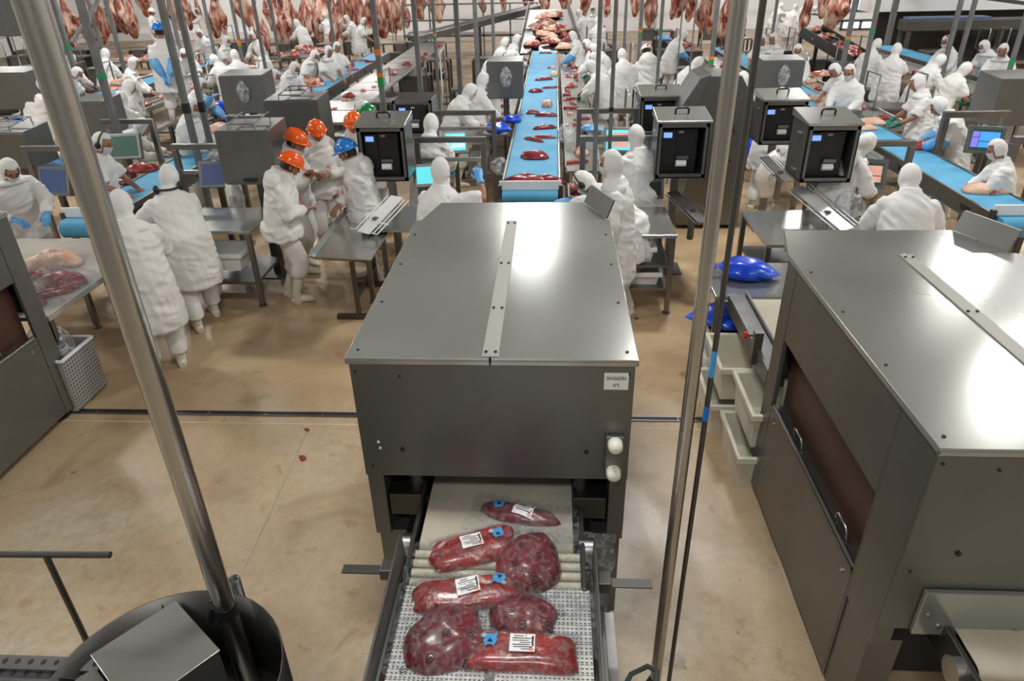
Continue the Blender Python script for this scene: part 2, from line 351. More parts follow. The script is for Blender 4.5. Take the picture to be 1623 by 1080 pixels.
# far openings with bright light and the ledge grilles
def window(n, px0, px1, py0, py1, y):
    a = CAM + (P(px0, py0, 0) - CAM) * (y / P(px0, py0, 0).y); b = CAM + (P(px1, py1, 0) - CAM) * (y / P(px1, py1, 0).y)
    w = tag(MB().box(a.x, b.x, y + .03, y + .06, b.z, a.z).build('window_%d' % n, M['daylight']), kind='structure')
    f = MB()
    for x in (a.x, (a.x + b.x) / 2, b.x): f.box(x - .05, x + .05, y - .03, y + .05, b.z, a.z)
    for z in (a.z, b.z): f.box(a.x - .05, b.x + .05, y - .03, y + .05, z - .05, z + .05)
    f.build('window_frame', M['gal'], w)
    return w
window(1, 1313, 1352, -12, 17, 34.0); window(2, 1362, 1394, -10, 17, 34.0)
window(3, 1335, 1392, 33, 46, 34.0)
def louvre(px, py, w, h, label, y=37.9):
    p = CAM + (P(px, py, 0) - CAM) * (y / P(px, py, 0).y)
    t = thing('wall_louvre', label, 'vent', (p.x, y, p.z), 0)
    MB().box(-w / 2, w / 2, 0, .05, -h / 2, h / 2).build('frame', M['dark'], t)
    n = 9; sl = MB().box(-w / 2, w / 2, -.03, .0, -.02, .02).mesh('slat', M['gal'])
    for i in range(n): link('slat', sl, t, (0, 0, -h / 2 + h * (i + .5) / n))
louvre(128, 48, 1.0, 1.9, 'grey slatted louvre in white wall behind the hanging quarters, left one')
louvre(190, 40, 1.3, 1.6, 'grey slatted louvre in white wall behind the hanging quarters, wide right one')

# ------------------------------------------------------------------ packing machines
def lettering(name, cu, parent, loc, rot):
    """turn a text curve into plain mesh lettering"""
    cu.materials.append(M['ink']); t = bpy.data.objects.new('tmp', cu); COL.objects.link(t)
    me = bpy.data.meshes.new_from_object(t.evaluated_get(bpy.context.evaluated_depsgraph_get()))
    bpy.data.objects.remove(t); bpy.data.curves.remove(cu)
    if not me.materials: me.materials.append(M['ink'])
    o = link(name, me, parent, loc); o.rotation_euler = rot; return o
def screws(pts, name, parent, ax='z', r=.008, mt='dark'):
    d = {'z': V((0, 0, .004)), 'y': V((0, -.004, 0)), 'x': V((-.004, 0, 0))}[ax]
    if not pts: return
    me = MB().cyl(-d, d, r, 8).mesh(name, M[mt])
    for p in pts: link(name, me, parent, p)
def packer(label, loc, flap=False, sign=False, hood=True):
    t = thing('packing_machine', label, 'packing machine', loc)
    H, W2, D = 1.79, .665, 1.89
    for s in (-1, 1):
        c = MB(); x0, x1 = sorted((s * .004, s * (W2 + .012)))
        c.box(x0, x1, -.014, D, H - .012, H).box(x0, x1, -.014, -.004, H - .035, H - .012)
        c.box(*sorted((s * (W2 + .004), s * (W2 + .012))), -.014, D, H - .03, H - .012)
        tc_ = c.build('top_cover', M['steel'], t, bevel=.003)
        screws([(s * .63, y, H + .001) for y in (.06, .58, 1.1, 1.6)], 'screw', tc_)
    st = MB().box(-.038, .038, .0, D - .03, H + .001, H + .007).build('seam_strip', M['strip'], t)
    screws([(x, y, H + .009) for y in (.04, .5, 1.1, D - .08) for x in (-.022, .022)], 'screw', st)
    zb = .80 if flap else 1.085
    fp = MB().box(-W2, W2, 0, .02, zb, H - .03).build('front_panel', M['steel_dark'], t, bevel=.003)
    screws([(-.458, -.003, 1.256), (.456, -.003, 1.256)], 'hole', fp, 'y', .012)
    screws([(-.43, -.002, 1.685), (-.64, -.002, 1.71), (.64, -.002, 1.71), (-.62, -.002, 1.15), (.63, -.002, 1.16)], 'screw', fp, 'y', .006)
    if sign: screws([(-.575, -.002, 1.30), (-.57, -.002, 1.262)], 'pin', fp, 'y', .007, 'paper')
    if sign:
        sg = MB().box(.525, .637, -.004, 0, 1.625, 1.715).build('sign_plate', M['paper'], fp)
        for txt, z, sz, xs in (('ENVASADORA', 1.686, .026, .50), ('N\u00ba3', 1.649, .023, .72)):
            cu = bpy.data.curves.new('sign_lettering', 'FONT'); cu.body = txt; cu.size = sz; cu.align_x = 'CENTER'; cu.align_y = 'CENTER'; cu.extrude = .0006; cu.offset = .0003; cu.space_character = 1.12
            lettering('sign_lettering', cu, fp, (.581, -.0048, z), (R(90), 0, 0)).scale = (xs, 1, 1)
    # signal lamps on a bracket
    br = MB().box(.545, .635, -.03, 0, 1.14, 1.37).build('lamp_bracket', M['frame'], t, bevel=.004)
    for z in (1.335, 1.165):
        d = MB(); q = []
        for r, y in ((.036, 0), (.036, .03), (.033, .045), (.024, .056), (.01, .061)):
            q.append([V((.59 + r * math.cos(a), -.03 - y, z + r * math.sin(a))) for a in [2 * math.pi * k / 18 for k in range(18)]])
        d.rings([r_[::-1] for r_ in q]).build('signal_lamp', M['domelens'], br)
    # corner posts, sides
    for s in (-1, 1):
        x0, x1 = sorted((s * W2, s * (W2 - .085)))
        fpst = MB().box(x0, x1, .021, .30, .66, H - .031).box(*sorted((s * (W2 - .01), s * (W2 - .16))), .05, .30, .06, .66)
        fpst.box(*sorted((s * W2, s * (W2 - .02))), .30, .315, .06, H - .031)
        fpst.build('front_post', M['steel_dark'], t, bevel=.004)
        MB().box(*sorted((s * W2, s * (W2 - .03))), 1.72, D, .06, H - .031).build('rear_post', M['steel_dark'], t, bevel=.004)
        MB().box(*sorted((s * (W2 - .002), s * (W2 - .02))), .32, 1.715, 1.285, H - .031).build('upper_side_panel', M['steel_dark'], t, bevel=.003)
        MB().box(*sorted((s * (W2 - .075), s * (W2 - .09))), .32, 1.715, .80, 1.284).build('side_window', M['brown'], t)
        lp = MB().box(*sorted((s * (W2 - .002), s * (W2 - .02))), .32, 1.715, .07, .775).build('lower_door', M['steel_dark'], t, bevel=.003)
        screws([(s * (W2 + .0), y, .72) for y in (.40, 1.62)], 'screw', lp, 'x', .012, 'bright')
        lg = MB().box(*sorted((s * (W2 + .0), s * (W2 - .09))), .32, 1.715, .778, .80)
        lg.cyl((s * (W2 - .018), .33, .803), (s * (W2 - .018), 1.70, .803), .018, 10)
        lg = lg.build('ledge', M['frame'], t)
        for y in (.58, 1.30):
            x = s * (W2 - .045)
            MB().tube([(x, y - .07, .80), (x + s * .01, y - .07, .86), (x + s * .01, y - .05, .878), (x + s * .01, y + .05, .878), (x + s * .01, y + .07, .86), (x, y + .07, .80)], .007, 8).build('pull_handle', M['bright'], lg)
        for y in (.17, 1.75):
            MB().cyl((s * (W2 - .09), y, 0.0), (s * (W2 - .09), y, .025), .055, 14).cyl((s * (W2 - .09), y, .02), (s * (W2 - .09), y, .09), .02, 10).build('machine_foot', M['rubber'], t)
        MB().cyl((s * .44, .13, .93), (s * .44, .13, 1.25), .037, 14).build('lift_column', M['tube_dark'], t)
        bk = MB().box(*sorted((s * .40, s * .57)), .03, .30, .79, .93).build('column_block', M['tube_dark'], t, bevel=.006)
    MB().box(-W2 + .1, W2 - .1, .55, 1.86, 1.02, 1.74).box(-W2 + .1, W2 - .1, .5, .56, .9, 1.7).build('chamber', M['dark'], t, bevel=.01)
    MB().box(-W2 + .03, W2 - .03, D - .02, D - .004, .95, H - .03).build('rear_panel', M['steel_dark'], t)
    MB().box(-W2 + .1, W2 - .1, .30, 1.86, .10, .70).build('pump_housing', M['dark'], t, bevel=.02)
    if not hood: return t
    # rear hood
    h = MB(); z = H - .02
    poly = [(-W2, D), (W2, D), (W2 - .02, D + .12), (W2 - .16, D + .46), (-W2 + .10, D + .46)]
    h.prism(poly, z - .03, z, axis='z').box(-W2, W2, D - .0, D + .012, z, z + .018)
    h.box(-W2 + .12, W2 - .18, D + .43, D + .455, z - .14, z - .03)
    h.build('rear_hood', M['steel'], t, bevel=.003)
    a, b = V((W2 - .01, D + .08, z)), V((W2 - .15, D + .46, z))
    g = MB(); e = V((.012, .004, 0)); zz = V((.05, .02, .125))
    g.add([a, b, b + zz, a + zz, a + e, b + e, b + zz + e, a + zz + e], [(0, 1, 2, 3), (7, 6, 5, 4), (0, 4, 5, 1), (1, 5, 6, 2), (2, 6, 7, 3), (3, 7, 4, 0)])
    g.build('hood_flap', M['steel_dark'], t)
    # through belt with its nose rollers
    xl, xr = -.37, .395
    bt = MB(); pr = []
    for a in range(0, 181, 20): pr.append((-.20 - .045 * math.sin(R(a)), .80 + .045 * math.cos(R(a))))
    sec = [(1.85, .845)] + pr + [(1.85, .755)]
    n = len(sec); vs = [V((x, y, z_)) for x in (xl, xr) for y, z_ in sec]
    bt.add(vs, [(i, i + 1, i + 1 + n, i + n) for i in range(n - 1)], 0, True)
    bt.build('through_belt', M['belt_beige'], t)
    rm = MB().cyl((xl - .01, 0, 0), (xr + .03, 0, 0), .021, 14).mesh('nose_roller', M['roller'])
    for i in range(4): link('nose_roller', rm, t, (0, -.285 - i * .055, .828 - i * .004))
    for s, x in ((-1, xl - .035), (1, xr + .045)):
        bb = MB().box(x - .012, x + .012, -.5, .1, .70, .86).build('belt_bracket', M['tube_dark'], t, bevel=.004)
        MB().cyl((x - .012, -.20, .80), (x + s * .055, -.20, .80), .062, 20).build('bearing_cap', M['bright'], bb)
    if flap:
        f = MB().box(-.54, W2 - .09, -.028, -.003, .80, 1.055).build('front_flap', M['steel'], t, bevel=.004)
        screws([(x, -.03, .855) for x in (-.44, -.12, .2, .5)], 'screw', f, 'y', .012, 'bright'); screws([(-.50, -.03, .92)], 'screw', f, 'y', .008, 'bright')
    return t
packer('large steel packing machine in the middle with beige belt and white number sign', (-.282, 2.735, 0), sign=True)
packer('large steel packing machine cut by the right edge beside the ivory crates', (2.098, 2.12, 0), flap=True)
m3 = packer('steel packing machine at the left edge beside the bagging table', (-4.79, 2.95, 0), hood=False)
kn = thing('emergency_switch', 'red and yellow emergency button on the left edge machine', 'switch', tuple(P(38, 437, 1.25)), R(0))
q = P(33, 437, 1.25)
kn.location = (-4.125, 4.35, 1.37)
MB().cyl((0, 0, 0), (.02, 0, 0), .032, 14).build('collar', M['yellow'], kn); MB().cyl((.02, 0, 0), (.05, 0, 0), .022, 14).build('button', M['red'], kn)
sl_ = tag(MB().cyl((0, 0, 0), (.012, 0, 0), .012, 10).build('indicator_light', M['led'], None, (-4.124, 4.3, 1.24)), 'small glowing green light below the red and yellow button', 'light')

# ------------------------------------------------------------------ outfeed in front of the middle machine
of = thing('outfeed_conveyor', 'white perforated outfeed belts carrying packed meat to the front', 'conveyor', (-.25, 2.25, 0))
sm = {}
for side, (x0, x1) in enumerate(((-.415, -.012), (.028, .43))):
    sm = MB().box(x0, x1, -.023, .023, -.014, 0).box(x0, x1, -.004, .004, -.022, -.014).mesh('belt_slat', M['perf'])
    for i in range(25): link('belt_slat', sm, of, (0, -.03 - i * .048, .845))
MB().box(-.012, .028, -1.25, .02, .80, .838).build('centre_bar', M['frame'], of)
for s, x in ((-1, -.455), (1, .47)):
    MB().box(x - .02, x + .02, -1.25, .03, .70, .86).build('side_rail', M['frame'], of, bevel=.003)
    MB().box(x + s * .02, x + s * .075, -1.25, -.02, .70, .715).build('side_tray', M['bright'], of)
for x in (-.44, .455):
    for y in (-.06, -1.15):
        MB().box(x - .02, x + .02, y - .02, y + .02, .02, .70).build('leg', M['tube_dark'], of); 
for y in (-.1, -1.1): MB().box(-.44, .455, y - .02, y + .02, .42, .46).build('cross_bar', M['tube_dark'], of)
for s in (-1, 1):
    g = MB(); a = [(s * .455, .12, .86), (s * .455, -.62, .86), (s * .475, -.75, .86)]
    gx = .455 * s
    g.prism([(.16, .85), (.13, 1.03), (.06, 1.03), (-.95, .98), (-.95, .85)], gx - .006, gx + .006, axis='x')
    g = g.build('guide_plate', M['tube_dark'], of, bevel=.002)
    y = -.02 if s < 0 else -.06
    MB().bar((s * .46, y, .955), (s * .70, y, .955), .05, .006).bar((s * .46, y + .022, .935), (s * .70, y + .022, .935), .006, .045).build('guide_arm', M['tube_dark'], of)
    MB().box(*sorted((s * .46, s * .52)), y - .04, y + .04, .93, .99).build('arm_clamp', M['tube_dark'], of, bevel=.006)
hz = tag(MB().tube([(.30, 1.98, .55), (.36, 2.02, .62), (.42, 2.1, .66), (.44, 2.2, .65), (.41, 2.26, .60), (.34, 2.26, .54), (.30, 2.22, .48), (.29, 2.15, .3), (.29, 2.1, .02)], .012, 8).build('coiled_hose', M['hose']), 'grey green hose looped beside the front outfeed belts', 'hose')
hz.location = (.03, -.22, 0)
tag(MB().lathe([(.02, 0), (.075, .01), (.085, .06), (.085, .40), (.06, .47), (.025, .5), (.025, .55)], 16).build('detergent_drum', M['purple'], None, (.44, 1.76, 0)), 'purple plastic drum standing on the floor beside the outfeed', 'drum')
tag(MB().add([(-.06, -.04, .003), (.07, -.05, .012), (.09, .02, .004), (.02, .05, .015), (-.05, .04, .004)], [(0, 1, 3, 4), (1, 2, 3)]).build('film_scrap', M['film'], None, tuple(P(1062, 1048, .002))), 'crumpled clear film scrap on the floor beside the thin pole', 'scrap')

def at_y(px, py, y):
    d = P(px, py, 0) - CAM
    return CAM + d * (y / d.y)
# ------------------------------------------------------------------ foreground poles
def col_pole(name, label, x, y, r, z0=0, z1=CEIL, mt='steel_brush', n=20, cat='pole'):
    t = thing(name, label, cat, (x, y, 0))
    MB().cyl((0, 0, z0), (0, 0, z1), r, n).build('shaft', M[mt], t)
    return t
yl = 1.95
xl = (at_y(51, 0, yl).x + at_y(392, 1080, yl).x + at_y(221, 540, yl).x) / 3
t = col_pole('steel_pole', 'thick shiny steel pole slanting down the left side of the view with black tape', xl, yl, .0435)
zt = at_y(352, 966, yl).z
MB().cyl((0, 0, zt - .03), (0, 0, zt + .03), .0455, 20).bar((-.05, .0, zt + .01), (-.075, -.02, zt - .07), .02, .03).build('black_tape', M['black'], t)
MB().cyl((0, 0, 0), (0, 0, .012), .10, 20).build('base_flange', M['frame'], t)
yr = 2.25
xr_ = (at_y(1176, 0, yr).x + at_y(1036, 1080, yr).x) / 2
t = col_pole('steel_pole', 'shiny steel pole between the two big machines, the thicker of the pair', xr_, yr, .0262)
MB().tube([(0, 0, .22), (-.03, -.01, .16), (-.10, -.03, .03)], .03, 12).cyl((-.10, -.03, 0), (-.10, -.03, .02), .05, 14).build('foot_bracket', M['tube_dark'], t)
zt = at_y(1095, 632, yr).z
yt = 2.33
xt = (at_y(1205, 0, yt).x + at_y(1063, 1080, yt).x) / 2
t = col_pole('thin_pole', 'thin grey pole with two blue tape bands beside the thicker one', xt, yt, .0108, mt='tube_dark', n=12)
for (py0, py1, mt) in ((644, 666, 'blue_tape'), (556, 597, 'bluestick')):
    z0, z1 = at_y(1130, py1, yt).z, at_y(1130, py0, yt).z
    MB().cyl((0, 0, z0), (0, 0, z1), .0116, 12).build('tape_band', M[mt], t)
MB().cyl((0, 0, 0), (0, 0, .01), .04, 14).build('base_flange', M['frame'], t)

# ------------------------------------------------------------------ round hopper with the boxed cover, hand rail, treads (front left)
t = thing('round_hopper', 'round dark steel hopper with square boxed cover at the bottom left', 'hopper', (-1.50, 1.63, 0))
rr_ = .455
w = MB(); n = 40
def circ(r, z): return [V((r * math.cos(a), r * math.sin(a), z)) for a in [2 * math.pi * k / n for k in range(n)]]
w.rings([circ(rr_, .45), circ(rr_, .96), circ(rr_ - .006, .96), circ(rr_ - .006, .46)], cap=False)
w.build('drum_wall', M['tube_dark'], t)
MB().lathe([(.0, .45), (rr_ - .006, .46)], n, cap=False).build('drum_floor', M['tube_dark'], t)
for a in (118, 176):
    c, s_ = math.cos(R(a)), math.sin(R(a))
    MB().bar((c * (rr_ - .004), s_ * (rr_ - .004), .78), (c * .26, s_ * .26, .78), .003, .30).build('rib', M['frame'], t)
Mb = Matrix.Translation((-.085, .10, 0)) @ Matrix.Rotation(R(-38), 4, 'Z')
MB().box(-.19, .19, -.16, .19, .985, .992, M=Mb).build('cover_plate', M['steel'], t, bevel=.002)
MB().box(-.185, .185, -.155, .185, .60, .984, M=Mb).build('cover_box', M['steel_dark'], t)
MB().box(-.17, .19, -.42, -.165, .93, .938, M=Mb).build('lower_plate', M['steel'], t, bevel=.002)
gb = MB()
for i in range(12):
    gb.bar(Mb @ V((-.26, -.14 + i * .026, .80)), Mb @ V((-.20, -.14 + i * .026, .93)), .008)
for k in range(5): gb.bar(Mb @ V((-.26 + k * .015, -.15, .80 + k * .0325)), Mb @ V((-.26 + k * .015, .16, .80 + k * .0325)), .008)
gb.build('side_grille', M['frame'], t)
screw = MB().ell((0, 0, 0), (.010, .010, .010), 8, 6).mesh('rivet', M['frame'])
for a in (92, 78): link('rivet', screw, t, (math.cos(R(a)) * (rr_ - .008), math.sin(R(a)) * (rr_ - .008), .90))
for a in (0, 120, 240): MB().cyl((math.cos(R(a)) * .38, math.sin(R(a)) * .38, 0), (math.cos(R(a)) * .38, math.sin(R(a)) * .38, .455), .03, 12).build('leg', M['tube_dark'], t)
pp = MB(); pc = V((.085, .50, 0)); ring = lambda r, z: [pc + V((r * math.cos(a), r * math.sin(a), z)) for a in [2 * math.pi * k / 18 for k in range(18)]]
pp.rings([ring(.026, .3), ring(.026, .985), ring(.022, .985), ring(.022, .4)], cap=False); pp.build('pipe_socket', M['frame'], t)
t = thing('hand_rail', 'dark tubular handrail end standing over the tan floor at lower left', 'handrail', (-1.95, 2.04, 0))
z = 1.2; a = P(175, 880, z); b = P(-40, 879, z); c = P(74, 884, z); o = V((-1.95, 2.04, 0))
MB().cyl(b - o, a - o, .0145, 14).build('top_rail', M['tube_dark'], t)
MB().cyl(V((c.x, c.y, 0)) - o, c - o, .0135, 14).build('post', M['tube_dark'], t)
MB().cyl(V((c.x, c.y, 0)) - o, V((c.x, c.y, .01)) - o, .05, 14).build('base_flange', M['tube_dark'], t)
t = thing('step_treads', 'perforated grey steel step treads at the bottom left corner', 'steps', (-2.25, 1.6, 0))
hole = MB().cyl((0, 0, 0), (0, 0, .0012), .013, 12, 0).mesh('grip_hole', M['dark'])
for j, (py, z) in enumerate(((1049, .86), (1068, .84))):
    y = P(40, py, z).y - 1.6
    tr = MB().box(-.45, .39, y - .035, y + .03, z - .03, z).build('tread', M['frame'], t, bevel=.003)
    for i in range(15):
        h = link('grip_hole', hole, tr, (-.42 + i * .056, y, z)); h.scale = (.8, 1, 1)
MB().box(-.45, .39, -.17, -.09, .80, .83).build('tread', M['bright'], t, bevel=.003)
for x in (-.44, .38): MB().bar((x, -.1, 0), (x, .05, .82), .03).build('stringer', M['tube_dark'], t)

# ------------------------------------------------------------------ meat shapes
def dome(rx, ry, rz, p=2.4, seed=0, amp=.10, n=28, k=9, bend=0, taper=0, mi=0):
    e1, e2 = (2.6, .55) if p < 3.2 else (5.0, .42)
    """a piece of meat lying on z = 0, and its height function"""
    off = V((seed * 7.3, seed * 3.1, 0))
    def rad(a):
        c, s = abs(math.cos(a)), abs(math.sin(a))
        q = (c ** p + s ** p) ** (-1 / p)
        return q * (1 + amp * 1.6 * noise.noise(V((math.cos(a) * 1.3, math.sin(a) * 1.3, 0)) + off))
    def h(x, y):
        u, v_ = x / rx, y / ry
        r = (abs(u) ** p + abs(v_) ** p) ** (1 / p)
        if r >= 1: return 0
        return rz * (1 - r ** e1) ** e2 * (1 + amp * 2.2 * noise.noise(V((x / rx * 1.7, y / ry * 1.7, .5)) + off))
    mb = MB(); rs = []
    for i in range(k + 1):
        r = math.sin(math.pi / 2 * i / k) if i else .02
        ring = []
        for j in range(n):
            a = 2 * math.pi * j / n; q = rad(a) * r
            x, y = rx * q * math.cos(a), ry * q * math.sin(a)
            rr0 = min(r, .9985)
            z = rz * (1 - rr0 ** e1) ** e2 * (1 + amp * 2.2 * noise.noise(V((x / rx * 1.7, y / ry * 1.7, .5)) + off))
            if taper: y *= 1 + taper * x / rx
            ring.append(V((x, y + bend * (x / rx) ** 2, max(z, .001))))
        rs.append(ring)
    rs.append([V((p_.x * .93, p_.y * .93, 0)) for p_ in rs[-1]])
    mb.rings([r[::1] for r in rs], mi)
    return mb, h
def drape(mb, cx, cy, w, d, ang, h, lift, nx, ny, mi=0, wav=0, seed=0, edge=.003):
    rs = []; c, s = math.cos(ang), math.sin(ang)
    for i in range(ny + 1):
        row = []
        for j in range(nx + 1):
            u, v_ = (j / nx - .5) * w, (i / ny - .5) * d
            if wav: u += wav * noise.noise(V((u * 9, v_ * 9, seed + 4))); v_ += wav * noise.noise(V((u * 9, v_ * 9, seed + 9)))
            x, y = cx + u * c - v_ * s, cy + u * s + v_ * c
            z = max(h(x * .96, y * .96), h(x, y)) + lift
            if wav: z += abs(noise.noise(V((x * 22, y * 22, seed)))) * wav * .7
            row.append(V((x, y, max(z, edge))))
        rs.append(row)
    return mb.rings(rs, mi, True, False, closed=False)
def packed(label, px, py, rx, ry, rz, p, ang, mt, seed, amp, film_s=(1.35, 1.35), film_o=(0, 0), label_at=None, logo_at=None, stamps=0, lrot=0, z=.846, taper=0):
    q = P(px, py, z + rz * .45)
    t = thing('packed_meat', label, 'packed meat', (q.x, q.y, z), R(ang), 'vacuum packed meat on the outfeed belts')
    mb, h = dome(rx, ry, rz, p, seed, amp, 40, 12, taper=taper); mb.build('meat_cut', M[mt], t)
    f = MB(); drape(f, film_o[0], film_o[1], rx * 2 * film_s[0], ry * 2 * film_s[1], 0, h, .006, 40, 26, 0, .02, seed)
    f.build('film_bag', M['film'], t)
    if label_at:
        x, y = label_at; a = R(lrot)
        st = drape(MB(), x, y, .105, .085, a, h, .012, 5, 4).build('label_sticker', M['paper'], t)
        pr = MB()
        for i, (u0, u1) in enumerate(((-.3, .05), (-.4, .4), (-.4, .25), (-.1, .35), (-.4, .3), (-.35, .4), (-.05, .3))):
            yy = (.38 - i * .125) * .085; c, s_ = math.cos(a), math.sin(a)
            drape(pr, x + (u0 + u1) / 2 * .105 * c - yy * s_, y + (u0 + u1) / 2 * .105 * s_ + yy * c, (u1 - u0) * .105, .0035, a, h, .0135, 2, 1)
        bc = (.40, -.0); c, s_ = math.cos(a), math.sin(a)
        drape(pr, x + .41 * .105 * c - .10 * .085 * s_, y + .41 * .105 * s_ + .10 * .085 * c, .007, .05, a, h, .0135, 1, 2)
        pr.build('label_print', M['ink'], st)
        rd = MB(); cx, cy = x + .36 * .105 * c + .36 * .085 * s_, y + .36 * .105 * s_ - .36 * .085 * c
        for a2 in range(8):
            b2 = 2 * math.pi * a2 / 8; drape(rd, cx + .0065 * math.cos(b2), cy + .0065 * math.sin(b2), .0055, .003, b2 + math.pi / 2, h, .0137, 1, 1)
        drape(rd, cx, cy, .004, .004, 0, h, .0137, 1, 1)
        rd.build('red_mark', M['redink'], st)
    if logo_at:
        x, y, a = logo_at; a = R(a)
        lg = MB(); c, s_ = math.cos(a), math.sin(a)
        def pt(u, v_, l): X, Y = x + u * c - v_ * s_, y + u * s_ + v_ * c; return V((X, Y, max(h(X, Y), .002) + l))
        def fan(pts, l, mb): mb.add([pt(0, 0, l) if mb is not None else 0] + [pt(u, v_, l) for u, v_ in pts], [(0, i + 1, (i + 1) % len(pts) + 1) for i in range(len(pts))])
        blob = [(.030, .0), (.026, .014), (.030, .030), (.022, .036), (.012, .026), (0, .030), (-.012, .028), (-.030, .034), (-.032, .024), (-.022, .012), (-.028, -.004), (-.022, -.022), (-.016, -.034), (-.006, -.026), (.010, -.026), (.016, -.034), (.026, -.018)]
        fan(blob, .0125, lg); lg = lg.build('blue_sticker', M['bluestick'], t)
        k2 = MB(); k2.add([pt(-.012, -.014, .014), pt(.012, -.014, .014), pt(0, .008, .014)], [(0, 1, 2)]); k2.build('black_triangle', M['ink'], lg)
        k3 = MB(); pts = [(-.028 + .012 * math.cos(b), .020 + .012 * math.sin(b)) for b in [2 * math.pi * i / 10 for i in range(10)]]
        k3.add([pt(-.028, .020, .0142)] + [pt(u, v_, .0142) for u, v_ in pts], [(0, i + 1, (i + 1) % 10 + 1) for i in range(10)]); k3.build('grey_disc', M['greystick'], lg)
    if stamps:
        for i in range(stamps):
            mk = MB()
            a, r = 2.4 * i + seed, math.sqrt((i + .6) / stamps) * (.9 if stamps < 9 else 1.2)
            x, y = rx * r * math.cos(a), ry * r * math.sin(a)
            for a2 in range(12):
                b2 = 2 * math.pi * a2 / 12; X, Y = x + .017 * math.cos(b2), y + .013 * math.sin(b2)
                drape(mk, X, Y, .0095, .003, b2 + math.pi / 2, h, .012, 1, 1)
            for u in (-.006, .004): drape(mk, x + u, y, .006, .008, .3, h, .012, 1, 1)
            mk.build('printed_stamp', M['ink'], t)
    return t
packed('narrow packed tenderloin lying crosswise under the machine, farthest on the belts', 822, 813, .215, .062, .055, 2.3, -12, 'lean', 3, .16, (1.35, 2.2), (.03, -.02), (.03, .0), (-.11, .02, 10), 0, -8)
packed('marbled packed loin slab tilted up to the right on the ivory rollers', 752, 868, .215, .100, .055, 6, 20, 'marbled', 5, .09, (1.45, 1.5), (-.05, -.01), (-.01, .01), (.125, .02, 0))
packed('large smooth packed red roast with pointed top on the right of the rollers', 840, 882, .19, .150, .115, 2.1, 80, 'lean', 8, .09, (1.4, 2.0), (0, -.09), None, None, 7, taper=-.32)
packed('marbled packed slab with label lying across the left belt, above the stamped roast', 742, 938, .255, .088, .055, 5, 7, 'marbled', 11, .14, (1.3, 1.6), (-.05, 0), (-.0, .0), (.145, .03, 160), 0, 8)
packed('dark stamped packed roast in the middle of the right belt', 830, 972, .15, .112, .085, 2.2, -5, 'lean', 14, .08, (1.75, 1.5), (.08, 0), None, None, 12)
packed('big dark stamped packed roast at the left front of the belts', 706, 1006, .18, .160, .105, 2.3, 35, 'lean', 17, .10, (1.45, 1.45), (-.03, -.02), None, None, 11)
packed('marbled packed slab with label nearest the bottom edge on the right belt', 824, 1033, .235, .088, .055, 7, -1, 'marbled', 21, .07, (1.1, 1.35), (0, 0), (.01, .01), (-.125, .02, 0), 0, 0)

# ------------------------------------------------------------------ conveyors
def conveyor(label, cx, y0, y1, z, w=.56, nose=.06, rail_h=.18, board=True, legs=4, cols=None):
    t = thing('belt_conveyor', label, 'conveyor', (cx, y0, 0)); Ln = y1 - y0; hw = w / 2
    sec = [(Ln, z)] + [(-nose * math.sin(R(a)), z - nose + nose * math.cos(R(a))) for a in range(0, 181, 18)] + [(Ln, z - 2 * nose)]
    n = len(sec); vs = [V((x, y, q)) for x in (-hw, hw) for y, q in sec]
    b = MB().add(vs, [(i, i + 1, i + 1 + n, i + n) for i in range(n - 1)], 0, True)
    b.add(vs, [tuple(range(n)), tuple(range(2 * n - 1, n - 1, -1))], 0)
    b.build('blue_belt', M['belt'], t)
    for s in (-1, 1):
        x0, x1 = sorted((s * (hw + .005), s * (hw + .035)))
        r = MB().box(x0, x1, .10, Ln, z - rail_h + .015, z + .015).build('side_rail', M['frame'], t, bevel=.004)
        sl = MB().box(x0 - .002, x1 + .002, -.10, .10, -.035, .035).mesh('slot', M['black'])
        y = .6
        while y < min(Ln, 12): link('slot', sl, r, (0, y, z - .09)); y += 1.6
    for i in range(legs):
        y = .35 + (Ln - .7) * i / (legs - 1)
        MB().box(-hw, -hw + .05, y - .025, y + .025, 0, z - rail_h + .02).box(hw - .05, hw, y - .025, y + .025, 0, z - rail_h + .02).box(-hw, hw, y - .02, y + .02, .3, .34).build('leg_frame', M['tube_dark'], t)
    if board:
        e = thing('end_board', board, 'board', (cx, y0 + .10, z), 0)
        MB().box(-hw - .04, hw + .04, -.012, .012, -.0, .11).build('board', M['hdpe'], e, bevel=.004)
        for s in (-1, 1): MB().box(*sorted((s * (hw + .01), s * (hw + .06))), -.03, .03, -.10, .06).build('board_bracket', M['tube_dark'], e, bevel=.006)
    return t
BZ = .95
conveyor('blue belt conveyor running straight back from the middle machine', -.27, 8.02, 21.9, BZ, .66, board='white end board across the blue belt behind the middle machine')
conveyor('blue belt conveyor left of the middle one with thick rolled end', -5.17, 7.08, 22.0, BZ, .50, nose=.10, board='white end board on the blue belt behind the thick pole')
conveyor('blue belt conveyor with rolled end at the right behind the right machine', 4.83, 7.05, 22.0, BZ, .52, nose=.10, board='white end board on the blue belt near the right edge')
conveyor('blue belt conveyor farthest right beside the dark concrete bay', 9.25, 13.5, 21.8, BZ, .62, board=None)
t = conveyor('blue belt conveyor second from the left among the standing poles', -9.75, 11.9, 21.8, BZ, .60, board=None)
conveyor('short blue belt at the far left under the grey wall cabinet', -14.2, 17.5, 20.6, BZ, .60, board=None, legs=3)

